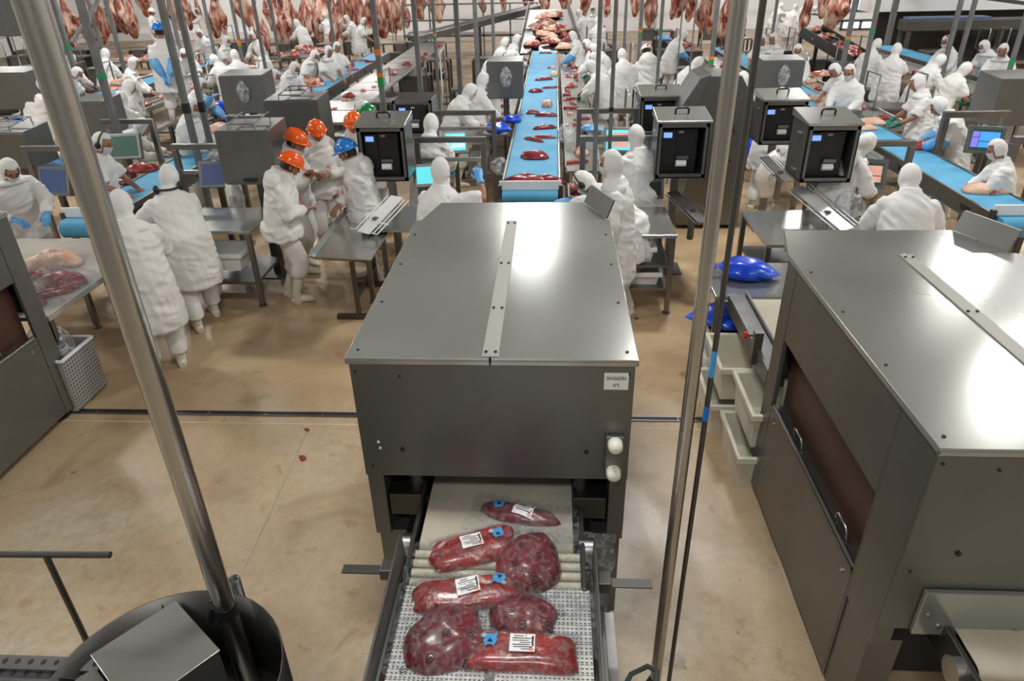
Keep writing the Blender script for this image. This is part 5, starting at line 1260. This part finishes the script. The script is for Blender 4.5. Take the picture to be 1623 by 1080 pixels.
def face_pt(a, zz, grow=0):
    """surface of the head: a = angle from straight ahead (+ to the right), zz in -1..1"""
    w = math.sqrt(max(0, 1 - zz * zz)); x, y = math.sin(a) * w, math.cos(a) * w
    jaw = 1 - .22 * smooth((-zz - .15) / .8) ; X, Y, Z_ = x * HS[0] * jaw, y * HS[1] * (1 + .04 * smooth((-zz) / .8) * (y > 0)), zz * HS[2]
    if grow: n = V((x, y, zz)).normalized(); X += n.x * grow; Y += n.y * grow; Z_ += n.z * grow
    elif y > 0:
        g = lambda ca, cz, sa, sz: math.exp(-((X - ca) / sa) ** 2 - ((Z_ - cz) / sz) ** 2)
        Y += .021 * g(0, -.022, .012, .014) + .011 * g(0, .005, .009, .022)       # nose
        Y -= .011 * (g(-.031, .014, .015, .011) + g(.031, .014, .015, .011))      # sockets
        Y += .006 * (g(-.03, .034, .024, .008) + g(.03, .034, .024, .008))        # brow
        Y += .006 * g(0, -.058, .020, .008) + .009 * g(0, -.096, .022, .014)      # lips, chin
        Y += .004 * (g(-.042, -.02, .018, .02) + g(.042, -.02, .018, .02))        # cheeks
    return V((X, Y, Z_))
def add_head(mb, k):
    n, r = 28, 18; rs = []
    for i in range(r + 1):
        zz = -math.cos(math.pi * (i + .15) / (r + .3)); rs.append([k.hc + k.H @ face_pt(2 * math.pi * j / n, zz) for j in range(n)])
    mb.rings(rs, 0)
    for s in (-1, 1):
        mb.ell(k.hc + k.H @ V((s * .029, .083, .014)), (.012, .007, .006), 8, 5, 1, k.H)
        mb.ell(k.hc + k.H @ V((s * .030, .090, .030)), (.016, .005, .0035), 8, 4, 3, k.H)
        mb.ell(k.hc + k.H @ V((s * .074, -.008, -.002)), (.010, .020, .031), 8, 6, 0, k.H)
    mb.ell(k.hc + k.H @ V((0, .094, -.058)), (.021, .006, .0045), 8, 4, 2, k.H)
    mb.tube([k.neck - (k.hc - k.neck) * .35, k.neck, k.hc + k.H @ V((0, -.015, -.06))], [.062, .056, .054], 12, 0)
def add_hand(mb, k, s, g=0, mi=0):
    S, E_, W_ = k.arm[s]; d = (W_ - E_).normalized()
    n = V((0, 0, -1)) - d * (-d.z)
    if n.length < .3: n = V((-s, 0, 0)) - d * (-s * d.x)
    n.normalize(); side = d.cross(n).normalized()          # side axis across the palm
    if side.dot(V((s, 0, 0))) > 0: side = -side            # thumb points to the body midline
    T = lambda a, b, c: W_ + d * a + side * b + n * c
    rs = []
    for a, w, h in ((-.02, .026, .022), (.01, .030, .020), (.05, .042, .018), (.085, .043, .015), (.098, .036, .010)):
        rs.append([T(a, (w + g) * math.cos(t), (h + g) * math.sin(t)) for t in [2 * math.pi * j / 10 for j in range(10)]])
    mb.rings(rs, mi)
    for b, L_ in ((.031, .066), (.010, .076), (-.011, .071), (-.031, .055)):
        p0 = T(.075, b, 0); p1 = T(.090 + L_ * .45, b * 1.12, .010); p2 = T(.088 + L_ * .78, b * 1.15, .030); p3 = T(.080 + L_ * .95, b * 1.12, .052)
        mb.tube([p0, p1, p2, p3], [.0105 + g, .0098 + g, .009 + g, .007 + g], 7, mi)
    mb.tube([T(.012, .022, .004), T(.045, .056, .016), T(.078, .066, .030)], [.014 + g, .012 + g, .009 + g], 7, mi)
def body_tubes(k):
    mb = MB(); xf = k.xf
    def tor(z, rx, ry): return [xf((rx * math.cos(t), ry * math.sin(t), z)) for t in [2 * math.pi * j / 14 for j in range(14)]]
    mb.rings([tor(.84, .13, .09), tor(.95, .155, .105), tor(1.1, .135, .095), tor(1.26, .14, .10), tor(1.35, .10, .07), tor(1.45, .055, .055)])
    for s in (-1, 1):
        S, E_, W_ = k.arm[s]; mb.tube([xf((s * .08, 0, 1.32)), S - V((s * .02, 0, .045)), S.lerp(E_, .5), E_, E_.lerp(W_, .35), W_ + (W_ - E_) * .06], [.04, .046, .045, .038, .040, .027], 10)
        Hp, Kn, A = k.leg[s]; mb.tube([Hp + V((0, 0, .05)), Hp.lerp(Kn, .3), Kn, Kn.lerp(A, .35), A, A - V((0, 0, .07))], [.085, .082, .055, .056, .036, .034], 10)
    return mb
def coat_tubes(k, style, hem):
    mb = MB(); xf = k.xf
    def tor(z, rx, ry, dy=0): return [xf((rx * math.cos(t), ry * math.sin(t) + dy, z)) for t in [2 * math.pi * j / 18 for j in range(18)]]
    wide = 1.07 if style != 'jacket' else 1.12
    prof = [(hem, .265, .20), (hem + .12, .258, .195), (.95, .235, .175), (1.10, .215, .160), (1.25, .214, .158), (1.33, .198, .140), (1.395, .140, .115), (1.46, .088, .088), (1.49, .078, .080)]
    mb.rings([tor(z, a * wide, b * wide) for z, a, b in prof if z >= hem])
    for s in (-1, 1):
        S, E_, W_ = k.arm[s]; a = xf((s * .10, -.005, 1.36))
        if style == 'short': mb.tube([a - V((0, 0, .02)), S - V((s * .012, 0, .035)), S.lerp(E_, .5), S.lerp(E_, .88)], [.070, .082, .082, .084], 12)
        else: mb.tube([a - V((0, 0, .02)), S - V((s * .012, 0, .035)), S.lerp(E_, .5), E_, E_.lerp(W_, .5), E_.lerp(W_, .92)], [.070, .084, .082, .077, .068, .054], 12)
    if style == 'jacket':   # thrown-back hood lying on the shoulders
        mb.rings([[k.xf((r * math.cos(t) * 1.7, -.105 + r * .72 * math.sin(t) - .25 * (z - 1.3) * math.cos(t) ** 2 * -1, z)) for t in [2 * math.pi * j / 12 for j in range(12)]] for z, r in ((1.26, .03), (1.31, .085), (1.38, .115), (1.46, .115), (1.51, .085), (1.53, .04))])
        mb.rings([[k.xf((r * math.cos(t), .012 + r * 1.02 * math.sin(t), z + .03 * math.sin(t) * -1)) for t in [2 * math.pi * j / 16 for j in range(16)]] for z, r in ((1.36, .14), (1.44, .128), (1.52, .118), (1.55, .112))])
    return mb
def hood_mesh(k, cap):
    mb = MB(); n = 26; rs = []; g = .019
    for i in range(13):   # skull part from the crown down
        zz = math.cos(math.pi * .5 * (i + .2) / 12 * 1.35)
        rs.append([k.hc + k.H @ (face_pt(2 * math.pi * j / n, zz, g + .007 * noise.noise(V((math.cos(6.283 * j / n) * 3, math.sin(6.283 * j / n) * 3, i * .9 + cap * 5)))) + V((0, -.008, .004))) for j in range(n)])
    drop = [(.080, .078, -.105, 0), (.092, .088, -.15, 0), (.135, .118, -.20, 1), (.195, .14, -.25, 1)] if not cap else [(.08, .085, -.10, 0), (.085, .07, -.17, 0)]
    for rx, ry, z, sh in drop:
        row = []
        for j in range(n):
            a = 2 * math.pi * j / n
            p = V((rx * math.sin(a), ry * math.cos(a) - .01, z))
            row.append((k.neck + V((p.x, p.y + .01, z + .195)) if sh else k.hc + k.H @ p) + V((p.x, p.y, 0)) * (.16 * noise.noise(V((math.cos(a) * 3, math.sin(a) * 3, z * 7)))))
        rs.append(row)
    fs = []; vs = [p for r in rs for p in r]
    for i in range(len(rs) - 1):
        for j in range(n):
            kk = (j + 1) % n; a = math.pi * 2 * (j + .5) / n; a = min(a, 2 * math.pi - a)
            face = a < R(56) and 5 <= i <= 12
            if cap: face = (a < R(75) and i >= 5) or (i >= 12 and a < R(120)) 
            if not face: fs.append((i * n + j, (i + 1) * n + j, (i + 1) * n + kk, i * n + kk))
    mb.add(vs, fs, 0, True); mb.add(rs[0], [tuple(range(n))], 0, True)
    return mb
def mask_mesh(k):
    rs = []
    for i in range(6):
        zz = -.02 - .17 * i; rs.append([k.hc + k.H @ (face_pt(R(-62 + 124 * j / 12), max(zz, -.93), .012 if abs(j - 6) > 2 else .021)) for j in range(13)])
    return MB().rings(rs, 0, True, False, closed=False)
def helmet_mesh(k):
    mb = MB(); n = 28; rs = []; c = V((0, -.01, .045))
    for i in range(10):
        a = math.pi / 2 * i / 9; r = math.cos(a) if i < 9 else .03
        rs.append([k.hc + k.H @ (c + V((math.sin(t) * .112 * r * (1 + .0 * i), math.cos(t) * .138 * r, .112 * math.sin(a)))) for t in [2 * math.pi * j / n for j in range(n)]])
    mb.rings(rs)
    br = []
    for rx, ry, z in ((.112, .138, .0), (.124, .150, -.006), (.122, .148, -.012), (.108, .134, -.006)):
        br.append([k.hc + k.H @ (c + V((math.sin(t) * rx, math.cos(t) * ry + .035 * max(0, math.cos(t)) ** 3 * (rx > .115), z - .012 * max(0, math.cos(t)) ** 3 * (rx > .115)))) for t in [2 * math.pi * j / n for j in range(n)]])
    mb.rings(br, 0, True, False)
    mb.tube([k.hc + k.H @ (c + V((0, .135 * math.cos(t), .113 * math.sin(t)))) for t in [math.pi * (.12 + .76 * i / 12) for i in range(13)]], .012, 8)
    return mb
def boots_mesh(k, s):
    Hp, Kn, A = k.leg[s]; mb = MB(); tp = A.lerp(Kn, .66); g = .0
    def oval(c, rx, ry): return [c + V((rx * math.cos(t), ry * math.sin(t), 0)) for t in [2 * math.pi * j / 14 for j in range(14)]]
    mb.rings([oval(tp, .062, .066), oval(A.lerp(Kn, .4), .058, .062), oval(V((A.x, A.y, .13)), .047, .055), oval(V((A.x, A.y + .01, .085)), .047, .062), oval(V((A.x, A.y + .005, .0)), .043, .060)])
    rs = []
    for y, w, h in ((-.065, .030, .05), (-.045, .043, .085), (.02, .046, .10), (.09, .050, .085), (.15, .050, .065), (.19, .040, .052), (.205, .020, .035)):
        rs.append([V((A.x + w * math.cos(t), A.y + y, max(0, h * .5 + h * .55 * math.sin(t)))) for t in [2 * math.pi * j / 12 for j in range(12)]])
    return mb.rings(rs)
def trouser_mesh(k, tuck=True):
    mb = MB()
    for s in (-1, 1):
        Hp, Kn, A = k.leg[s]; e = A.lerp(Kn, .58) if tuck else V((A.x, A.y, .16))
        p = [Hp + V((0, 0, .06)), Hp.lerp(Kn, .45), Kn, Kn.lerp(e, .5), e + V((0, 0, .02)), e]
        mb.tube(p, [.125, .115, .102, .100, .098, .080] if tuck else [.125, .115, .098, .092, .085, .078], 14)
    return mb
def glove_mesh(k, s, long_):
    S, E_, W_ = k.arm[s]; mb = MB(); add_hand(mb, k, s, .003)
    if long_: mb.tube([E_.lerp(W_, 1.04), E_.lerp(W_, .9), E_.lerp(W_, .6), E_.lerp(W_, .25), E_.lerp(W_, .0), S.lerp(E_, .85)], [.030, .056, .076, .088, .094, .098], 12)
    else: mb.tube([E_.lerp(W_, 1.04), E_.lerp(W_, .9), E_.lerp(W_, .72)], [.030, .036, .044], 10)
    return mb
def apron_mesh(k):
    rs = []
    for z, w, d in ((.48, .26, .235), (.62, .265, .235), (.80, .25, .22), (.95, .225, .205), (1.08, .17, .19), (1.26, .12, .185)):
        rs.append([k.xf((w * math.sin(a) * 1.02, d * math.cos(a) , z)) for a in [R(-75 + 150 * j / 12) for j in range(13)]])
    mb = MB().rings(rs, 0, True, False, closed=False)
    mb.tube([k.xf((.235 * math.cos(t), .185 * math.sin(t), .98)) for t in [2 * math.pi * j / 20 for j in range(21)]], .012, 6, 0, False)
    mb.tube([k.xf((-.01, -.19, .98)), k.xf((-.05, -.21, .86)), k.xf((-.06, -.2, .76))], .012, 6)
    return mb

CACHE = {}
PEOPLE = []
def person(label, px, py, yaw, pose='work', style='long', wear='hood', gl='', mask=False, s=1.0, base=0.0, near=False, apron=False, hem=None, extra='', group=None):
    if gl == 'bluelong' and style == 'long': style = 'short'
    PEOPLE.append((label, px, py, yaw, pose, style, wear, gl, mask, s, base, near, apron, hem or {'long': .60, 'short': .62, 'jacket': .80, 'smock': .46}[style], extra, group))

#           label                                                        px   py  yaw  pose
person('person in orange helmet and white hooded jacket, nearest of the visitors', 466, 246, -70, 'lookdown', 'jacket', 'orange', near=True, s=.97)
person('person in orange helmet with clasped hands behind the nearest visitor', 472, 209, -95, 'folded', 'jacket', 'orange', near=True, s=1.0)
person('person in orange helmet facing the viewer between the other orange helmets', 500, 194, -165, 'talk', 'jacket', 'orange', near=True, s=1.0)
person('person in orange helmet half hidden behind the printer cabinet', 558, 181, 170, 'talk', 'jacket', 'orange', near=True, s=1.02)
person('person in blue helmet bowing the head among the orange helmets', 543, 225, 105, 'cross', 'jacket', 'blue', near=True, s=.97)
person('person in green helmet behind the printer cabinet by the visitors', 580, 169, 150, 'stand', 'jacket', 'green', s=1.0)
person('person in white helmet seen behind the green helmet', 573, 161, 20, 'stand', 'long', 'whitehat', s=1.0)
person('worker in long white smock and boots leaning over table, seen from behind', 266, 262, 38, 'side', 'smock', 'hood', 'blue', near=True, extra='muffs_neck')
person('worker in long white smock half hidden behind the thick pole', 186, 302, 30, 'low', 'smock', 'hood', 'blue', near=True, s=1.0)
person('hooded worker with blue gloves at the left edge by the bagging table', 14, 256, -125, 'work', 'long', 'hood', 'blue', near=True, s=1.0, mask=True)
person('worker in white cap and ear muffs beside the green screen', 163, 211, -85, 'low', 'short', 'cap', '', near=True, extra='muffs', mask=True)
person('worker with bare forearm raised beside the printer cabinet, back turned', 697, 251, -28, 'armup', 'short', 'hood', 'blue', near=True)
person('hooded worker from behind facing the cyan screen', 684, 181, -12, 'low', 'long', 'hood', 'blue', near=True)
person('masked worker in long white coat standing beside the middle belt end', 968, 239, 78, 'stand', 'smock', 'hood', '', near=True, mask=True, s=1.02)
person('masked worker in cap and ear muffs reaching blue sleeved arm over the belt', 913, 276, 52, 'over', 'long', 'cap', 'bluelong', near=True, mask=True, extra='muffs')
person('hooded worker in front of the pale pink screen right of middle belt', 1007, 199, 20, 'low', 'long', 'hood', near=True)
person('hooded worker seen from behind in front of the right machine', 1443, 262, -12, 'work', 'long', 'hood', 'blue', near=True, s=1.02)
person('white capped worker bending, mostly hidden behind the right machine', 1545, 345, -40, 'bend', 'long', 'hood', near=True)
person('masked worker in white cap looking down at the right edge', 1578, 222, 70, 'low', 'long', 'cap', '', near=True, mask=True, s=.88)
person('bent hooded worker at the frame over the right belt', 1384, 214, -70, 'work', 'long', 'hood', near=True)
person('hooded worker with blue sleeves reaching over the right belt', 1481, 156, 72, 'work', 'long', 'hood', 'bluelong', near=True)
person('short sleeved hooded worker with green glove behind the blue sleeved one', 1452, 119, 80, 'low', 'short', 'hood', 'green', near=True)
person('supervisor in blue helmet with blue sleeved hands behind the back on the steps', 250, 37, 12, 'behind', 'long', 'bluehat', 'bluelong', base=.62, s=1.06, near=True)
person('white helmeted person behind the supervisor in the blue helmet', 240, 14, -80, 'stand', 'long', 'whitehat', s=1.05)
person('head-down hooded worker low beside the thick pole, left side', 66, 195, -60, 'bend', 'long', 'hood')
person('hooded worker far left beside the dark grey cabinet', 56, 123, -20, 'low', 'long', 'hood')
person('masked capped worker reaching over the belt right of the thick pole', 126, 108, -75, 'work', 'short', 'cap', '', mask=True)
person('worker from behind beyond the masked capped one right of the thick pole', 113, 85, -20, 'low', 'long', 'hood')
person('worker from behind with green glove at the second left belt', 167, 77, -15, 'low', 'long', 'hood', 'green')
person('hooded worker bowing the head beside the supervisor in blue helmet', 213, 91, -70, 'low', 'long', 'hood', '')
person('big hooded worker from behind, left one below the step rails', 190, 145, 15, 'low', 'smock', 'hood', near=True)
person('hooded worker from behind with blue glove, right one below the step rails', 208, 127, -25, 'side', 'long', 'hood', 'blue')
person('crouching hooded worker low at the left belt under the step rails', 232, 190, -70, 'bend', 'long', 'hood', 'blue')
person('masked worker looking down between the two clamped columns', 290, 79, -150, 'work', 'long', 'hood', 'green', mask=True)
person('worker in white standing upright at the far left belt', 313, 47, 170, 'lookdown', 'long', 'cap')
person('worker behind the hanging quarter beyond the upright worker', 311, 13, 120, 'armup', 'long', 'cap')
person('hooded worker facing right at the far end of the second left belt', 360, 58, -100, 'low', 'short', 'hood', mask=True)
person('hooded worker from behind with green glove at the second left belt end', 370, 79, 30, 'low', 'short', 'hood', 'green')
person('worker in cap standing right of the second left belt end', 396, 51, 150, 'low', 'long', 'cap')
person('hooded worker with green glove right of the second left belt', 402, 72, 120, 'low', 'short', 'hood', 'green')
person('hooded worker leaning left with green glove left of the cabinet with film', 335, 88, 60, 'work', 'long', 'hood', 'green')
person('masked capped worker holding the blue bag over the left belt', 322, 125, -100, 'reach', 'long', 'cap', 'bluelong', mask=True)
person('hooded worker in profile in front of the masked bag holder', 306, 158, -95, 'low', 'long', 'hood', mask=True)
for i, (px, py, st, lab) in enumerate(((437, 111, 'long', 'nearest of the row of cutters at the left belt'), (471, 100, 'long', 'second of the row of cutters at the left belt'), (502, 81, 'short', 'third of the row of cutters, short sleeved, green glove'), (522, 73, 'short', 'fourth of the row of cutters at the left belt'), (535, 67, 'short', 'last of the row of cutters at the left belt, in a cap'))):
    person('hooded worker, ' + lab if i < 4 else 'worker, ' + lab, px, py, -100 - 8 * i, ('low', 'work', 'work', 'low', 'low')[i], st, 'hood' if i < 4 else 'cap', 'green' if i == 2 else '', mask=i < 3)
person('butcher in white apron standing beyond the row of cutters', 578, 28, -80, 'low', 'short', 'cap', apron=True)
person('hooded butcher working among the hanging quarters, left one', 467, 31, 60, 'reach', 'long', 'hood', 'green')
person('hooded butcher among the hanging quarters, middle one with green glove', 512, 21, 40, 'reach', 'long', 'hood', 'green')
person('butcher among the hanging quarters, right one in grey shade', 546, 25, 100, 'reach', 'long', 'hood')
person('distant butcher with green glove behind the hanging quarters', 558, 8, -60, 'reach', 'long', 'cap', 'green')
person('hooded worker left of the far middle belt, upper left of four', 803, 60, -75, 'low', 'long', 'hood')
person('hooded worker left of the far middle belt, upper right of four', 822, 55, -80, 'low', 'long', 'hood', 'blue')
person('hooded worker left of the far middle belt, lower left of four', 797, 78, -75, 'work', 'long', 'hood')
person('hooded worker left of the far middle belt, lower right of four', 815, 81, -75, 'work', 'long', 'hood')
person('hooded worker bending left of the big grey cabinet with film', 752, 135, -70, 'work', 'long', 'hood', mask=True)
person('hooded worker standing behind the bending one left of the big cabinet', 769, 116, -60, 'low', 'long', 'hood')
person('hooded worker with blue sleeves at the far right of the middle belt', 905, 50, 85, 'low', 'long', 'hood', 'bluelong')
person('distant hooded worker beside the heaped chute, left one', 916, 15, 80, 'low', 'long', 'hood', mask=True)
person('distant masked worker beside the heaped chute, right one', 940, 10, 150, 'stand', 'long', 'hood', mask=True)
person('white backed worker in front of the distant masked worker', 946, 27, 20, 'low', 'long', 'hood')
person('worker in cap at the right side table, farthest of the leaning row', 928, 63, 85, 'low', 'long', 'cap')
person('hooded worker at the right side table, second of the leaning row', 937, 71, 80, 'work', 'long', 'hood', 'green')
person('hooded worker at the right side table, third of the leaning row', 939, 84, 78, 'low', 'long', 'hood')
person('hooded worker at the right side table, nearest of the leaning row', 932, 97, 62, 'work', 'long', 'hood', 'green')
person('hooded worker with one blue glove seen from behind, left of the white helmet', 985, 78, 5, 'lookdown', 'smock', 'hood', 'blue')
person('person in white helmet with a red cross seen from behind', 1023, 73, 5, 'lookdown', 'jacket', 'whitehat', extra='cross')
person('hooded worker with long blue sleeves leaning right over the cutting table', 1088, 50, -75, 'work', 'long', 'hood', 'bluelong')
person('masked hooded worker leaning right beside the tape marked column', 1113, 92, -80, 'work', 'long', 'hood', mask=True)
person('white backed worker just left of the shiny pole', 1139, 108, -40, 'work', 'long', 'hood')
person('worker partly hidden behind the shiny pole, with blue sleeves', 1181, 114, -60, 'low', 'long', 'hood', 'bluelong')
person('hooded worker with green gloves right of the shiny pole, left of two', 1209, 55, 150, 'low', 'short', 'hood', 'green')
person('capped worker with green gloves right of the shiny pole, right of two', 1226, 53, 150, 'cross', 'short', 'hood', 'green')
person('masked worker standing alone behind the cabinet with hanging film', 1266, 71, 165, 'low', 'long', 'hood', mask=True)
person('worker bending low over the right belt beside the cabinet', 1268, 113, -90, 'bend', 'short', 'hood', mask=True)
person('capped worker with bare arms cutting at the right belt', 1319, 103, 110, 'work', 'short', 'cap')
person('masked capped worker right of the bare armed cutter', 1347, 103, 140, 'low', 'long', 'cap', mask=True)
person('short sleeved worker in cap left of the aproned worker', 1394, 62, -60, 'lookdown', 'short', 'cap', mask=True)
person('worker in white apron tied behind, standing right of the yellow liner bin', 1424, 69, -35, 'low', 'short', 'hood', apron=True)
person('hooded worker bending over the table before the farthest right belt', 1497, 88, -75, 'work', 'short', 'hood')
person('short sleeved worker with green glove inside the step rails at right', 1538, 101, -75, 'work', 'short', 'hood', 'green')
person('worker with ear muffs behind the farthest right belt, left of three', 1500, 57, 110, 'low', 'long', 'hood', extra='muffs', mask=True)
person('worker reaching left behind the farthest right belt, middle of three', 1558, 65, 120, 'side', 'short', 'hood', mask=True)
person('worker behind the farthest right belt, right of three', 1592, 70, 140, 'low', 'long', 'hood')
person('worker on the far right walkway, left of three', 1240, 5, -70, 'reach', 'long', 'hood')
person('worker on the far right walkway, middle of three', 1262, 7, -50, 'reach', 'long', 'hood')
person('worker on the far right walkway, with raised arm, right of three', 1283, -6, -70, 'armup', 'short', 'hood', 'green', base=.3)
person('hooded head just showing above the farther printer cabinet right of pole', 1241, 140, -30, 'low', 'long', 'hood')

# --- garment meshes: grown once per pose and cut, then shared
jobs = []
def job(key, mb, mt, vox, wrinkle, seed=0):
    if key in CACHE: return
    CACHE[key] = None
    me = mb.mesh('tmp', mt); o = bpy.data.objects.new('tmp', me); COL.objects.link(o)
    r = o.modifiers.new('r', 'REMESH'); r.mode = 'VOXEL'; r.voxel_size = vox; r.use_smooth_shade = True
    sm_ = o.modifiers.new('s', 'SMOOTH'); sm_.factor = .5; sm_.iterations = 3
    jobs.append((key, o, mt, wrinkle, seed))
SK = {}
seed_i = 0
for row in PEOPLE:
    label, px, py, yaw, pose, style, wear, gl, mask, s, base, near, apron, hem, extra, group = row
    if pose not in SK: SK[pose] = skel(pose)
    k = SK[pose]; ck = ('coat', pose, style, hem, label if near else 0); seed_i += 1
    job(ck, coat_tubes(k, style, hem), M['cloth2'] if style in ('smock', 'jacket') else M['cloth'], .0135 if near else .025, {'smock': .0105, 'jacket': .019}.get(style, .015), seed_i)
    job(('body', pose), body_tubes(k), M['skin'], .017, 0)
bpy.context.view_layer.update()
dg = bpy.context.evaluated_depsgraph_get()
for key, o, mt, wr, sd_ in jobs:
    me = bpy.data.meshes.new_from_object(o.evaluated_get(dg)); me.name = key[0]
    if wr:
        off = V((sd_ * 5.1, sd_ * 2.3, sd_ * 1.7))
        nv = len(me.vertices); cs = [0.0] * nv * 3; ns = [0.0] * nv * 3; me.vertices.foreach_get('co', cs); me.vertices.foreach_get('normal', ns); out = []
        for i in range(0, nv * 3, 3):
            c = V(cs[i:i + 3]); n = V(ns[i:i + 3]); up = max(0, min(1, (1.5 - c.z) * 8))
            lo = max(.25, min(1, (1.15 - c.z) * 2.2))
            w1 = noise.noise(V((c.x * 11 + c.z * 1.5, c.y * 11, c.z * 2.0)) + off); w2 = noise.noise(V((c.x * 7 + c.z * 9, c.y * 9 - c.z * 5, c.z * 8)) - off)
            w = lo * (1 - 2.4 * abs(w1)) + .75 * (1 - 3 * abs(w2))
            out.extend(c + n * (w * wr * .85 * up))
        me.vertices.foreach_set('co', out)
    if not me.materials: me.materials.append(mt)
    me.polygons.foreach_set('use_smooth', [True] * len(me.polygons))
    CACHE[key] = me
for key, o, mt, wr, sd_ in jobs:
    me = o.data; bpy.data.objects.remove(o); bpy.data.meshes.remove(me)
def cached(key, fn, mats):
    if key not in CACHE: CACHE[key] = fn().mesh(key[0], mats)
    return CACHE[key]
BODY = {}
def full_body(pose):
    if pose not in BODY:
        k = SK[pose]; me = CACHE[('body', pose)]; mb = MB()
        mb.add([v.co.copy() for v in me.vertices], [tuple(p.vertices) for p in me.polygons], 0, True)
        add_head(mb, k)
        for s_ in (-1, 1): add_hand(mb, k, s_)
        BODY[pose] = mb.mesh('body', [M['skin'], M['eye'], M['lip'], M['hair']])
    return BODY[pose]
HATS = {'orange': 'orange', 'blue': 'blue_hat', 'bluehat': 'blue_hat', 'green': 'green_hat', 'whitehat': 'white_hat'}
for row in PEOPLE:
    label, px, py, yaw, pose, style, wear, gl, mask, s, base, near, apron, hem, extra, group = row
    k = SK[pose]; top = k.top * s; zt = base + top.z
    q = P(px, py, zt); off = Matrix.Rotation(R(yaw), 3, 'Z') @ V((top.x, top.y, 0))
    t = thing('person', label, 'person', (q.x - off.x, q.y - off.y, base), R(yaw), group); t.scale = (s, s, s)
    link('body', full_body(pose), t)
    link('coat' if style != 'jacket' else 'jacket', CACHE[('coat', pose, style, hem, label if near else 0)], t)
    cm = M['cloth2'] if style == 'jacket' else M['cloth']
    link('trousers', cached(('trousers', pose, style == 'jacket'), lambda: trouser_mesh(k, style != 'smock'), cm), t)
    for s_ in (-1, 1): link('boot', cached(('boot', pose, s_), lambda: boots_mesh(k, s_), M['boot']), t)
    if wear in HATS:
        link('helmet', cached(('helmet', pose, wear), lambda: helmet_mesh(k), M[HATS[wear]]), t)
        hm = MB()
        for i in range(1): 
            rs = [[k.hc + k.H @ (face_pt(2 * math.pi * j / 20, zz, .006) + V((0, -.012, 0))) for j in range(20)] for zz in (-.35, -.1, .2, .5)]
            fs = [f for f in [(a * 20 + j, a * 20 + (j + 1) % 20, (a + 1) * 20 + (j + 1) % 20, (a + 1) * 20 + j) for a in range(3) for j in range(20)] if 4 <= f[0] % 20 <= 15]
            hm.add([p for r in rs for p in r], fs, 0, True)
        link('hair', cached(('hair', pose), lambda: hm, M['hair']), t)
    else:
        c = wear == 'cap'
        h = link('hood' if not c else 'cap', cached(('hood', pose, c), lambda: hood_mesh(k, c), M['cloth']), t)
        sd = h.modifiers.new('thickness', 'SOLIDIFY'); sd.thickness = .006; sd.offset = 1
    if mask: link('face_mask', cached(('mask', pose), lambda: mask_mesh(k), M['mask']), t)
    if gl:
        lg = gl == 'bluelong'; both = gl != 'blue' or near
        for s_ in ((-1, 1) if both else (1,)):
            link('glove', cached(('glove', pose, s_, gl), lambda: glove_mesh(k, s_, lg), M['glove_green' if gl == 'green' else 'glove']), t)
    if apron: link('apron', cached(('apron', pose), lambda: apron_mesh(k), M['cloth2']), t)
    if extra.startswith('muffs'):
        d = -.20 if extra.endswith('neck') else 0
        e = MB()
        if d == 0:
            e.tube([k.hc + k.H @ V((.098 * math.cos(a), -.01, .005 + .145 * math.sin(a))) for a in [math.pi * i / 12 for i in range(13)]], .009, 6)
            for s_ in (-1, 1): e.ell(k.hc + k.H @ V((s_ * .098, -.008, -.004)), (.024, .036, .044), 12, 8, 0, k.H)
        else:
            e.tube([k.neck + V((.11 * math.cos(a), .11 * math.sin(a) - .0, .06)) for a in [math.pi * (1.05 + i / 11) for i in range(11)]], .012, 6)
            for s_ in (-1, 1): e.ell(k.neck + V((s_ * .115, .0, .05)), (.03, .045, .05), 12, 8)
        e.build('ear_muffs', M['black'], t)
    if style == 'jacket' and near:
        c = k.xf((-.085, .207, 1.20)); MB().tube([c + V((.026 * math.cos(a), .0, .030 * math.sin(a))) for a in [R(50 + 260 * i / 8) for i in range(9)]], .006, 5).build('chest_emblem', M['redink'], t)
    if extra == 'cross':
        p = k.hc + k.H @ V((.0, -.142, .085)); e = MB()
        Tm = Matrix.Translation(p) @ k.H.to_4x4()
        e.box(-.026, .026, -.006, .006, -.008, .008, M=Tm).box(-.008, .008, -.006, .006, -.026, .026, M=Tm).build('red_cross', M['redink'], t)
    if base > .5: platform('mobile steel steps with rails carrying the blue hatted supervisor', q.x - off.x, q.y - off.y, base, .8, .9, R(0))
platform('step platform with bright rails between the hooded backs at left', P(232, 260, 0).x - .4, P(232, 260, 0).y + 3.6, .35, .6, .6, 20, 1.0)
platform('step platform with bright rails right of the row of cutters, left one', P(480, 120, 0).x - 1.2, 19.0, .35, .9, .5, 0, 1.0)
platform('step platform with bright rails beside the far walkway', at_y(742, 100, 17.8).x - .2, 17.8, .45, .85, .6, 0, 1.0)
platform('step platform with bright rails left of the white helmet', at_y(975, 110, 18.2).x, 18.2, .5, .75, .6, 0, 1.0)
platform('step platform with rails beside the masked worker left of the shiny pole', at_y(1036, 140, 11.2).x, 12.6, .35, .5, .5, 0, 1.0)
platform('step platform with bright rails at the green gloved pair right of the pole', at_y(1266, 90, 15.8).x, 16.6, .4, .75, .6, 0, 1.0)
platform('step platform with bright rails around the short sleeved worker at right', at_y(1512, 150, 11.4).x + .25, 11.6, .45, .75, .7, -20, 1.0)
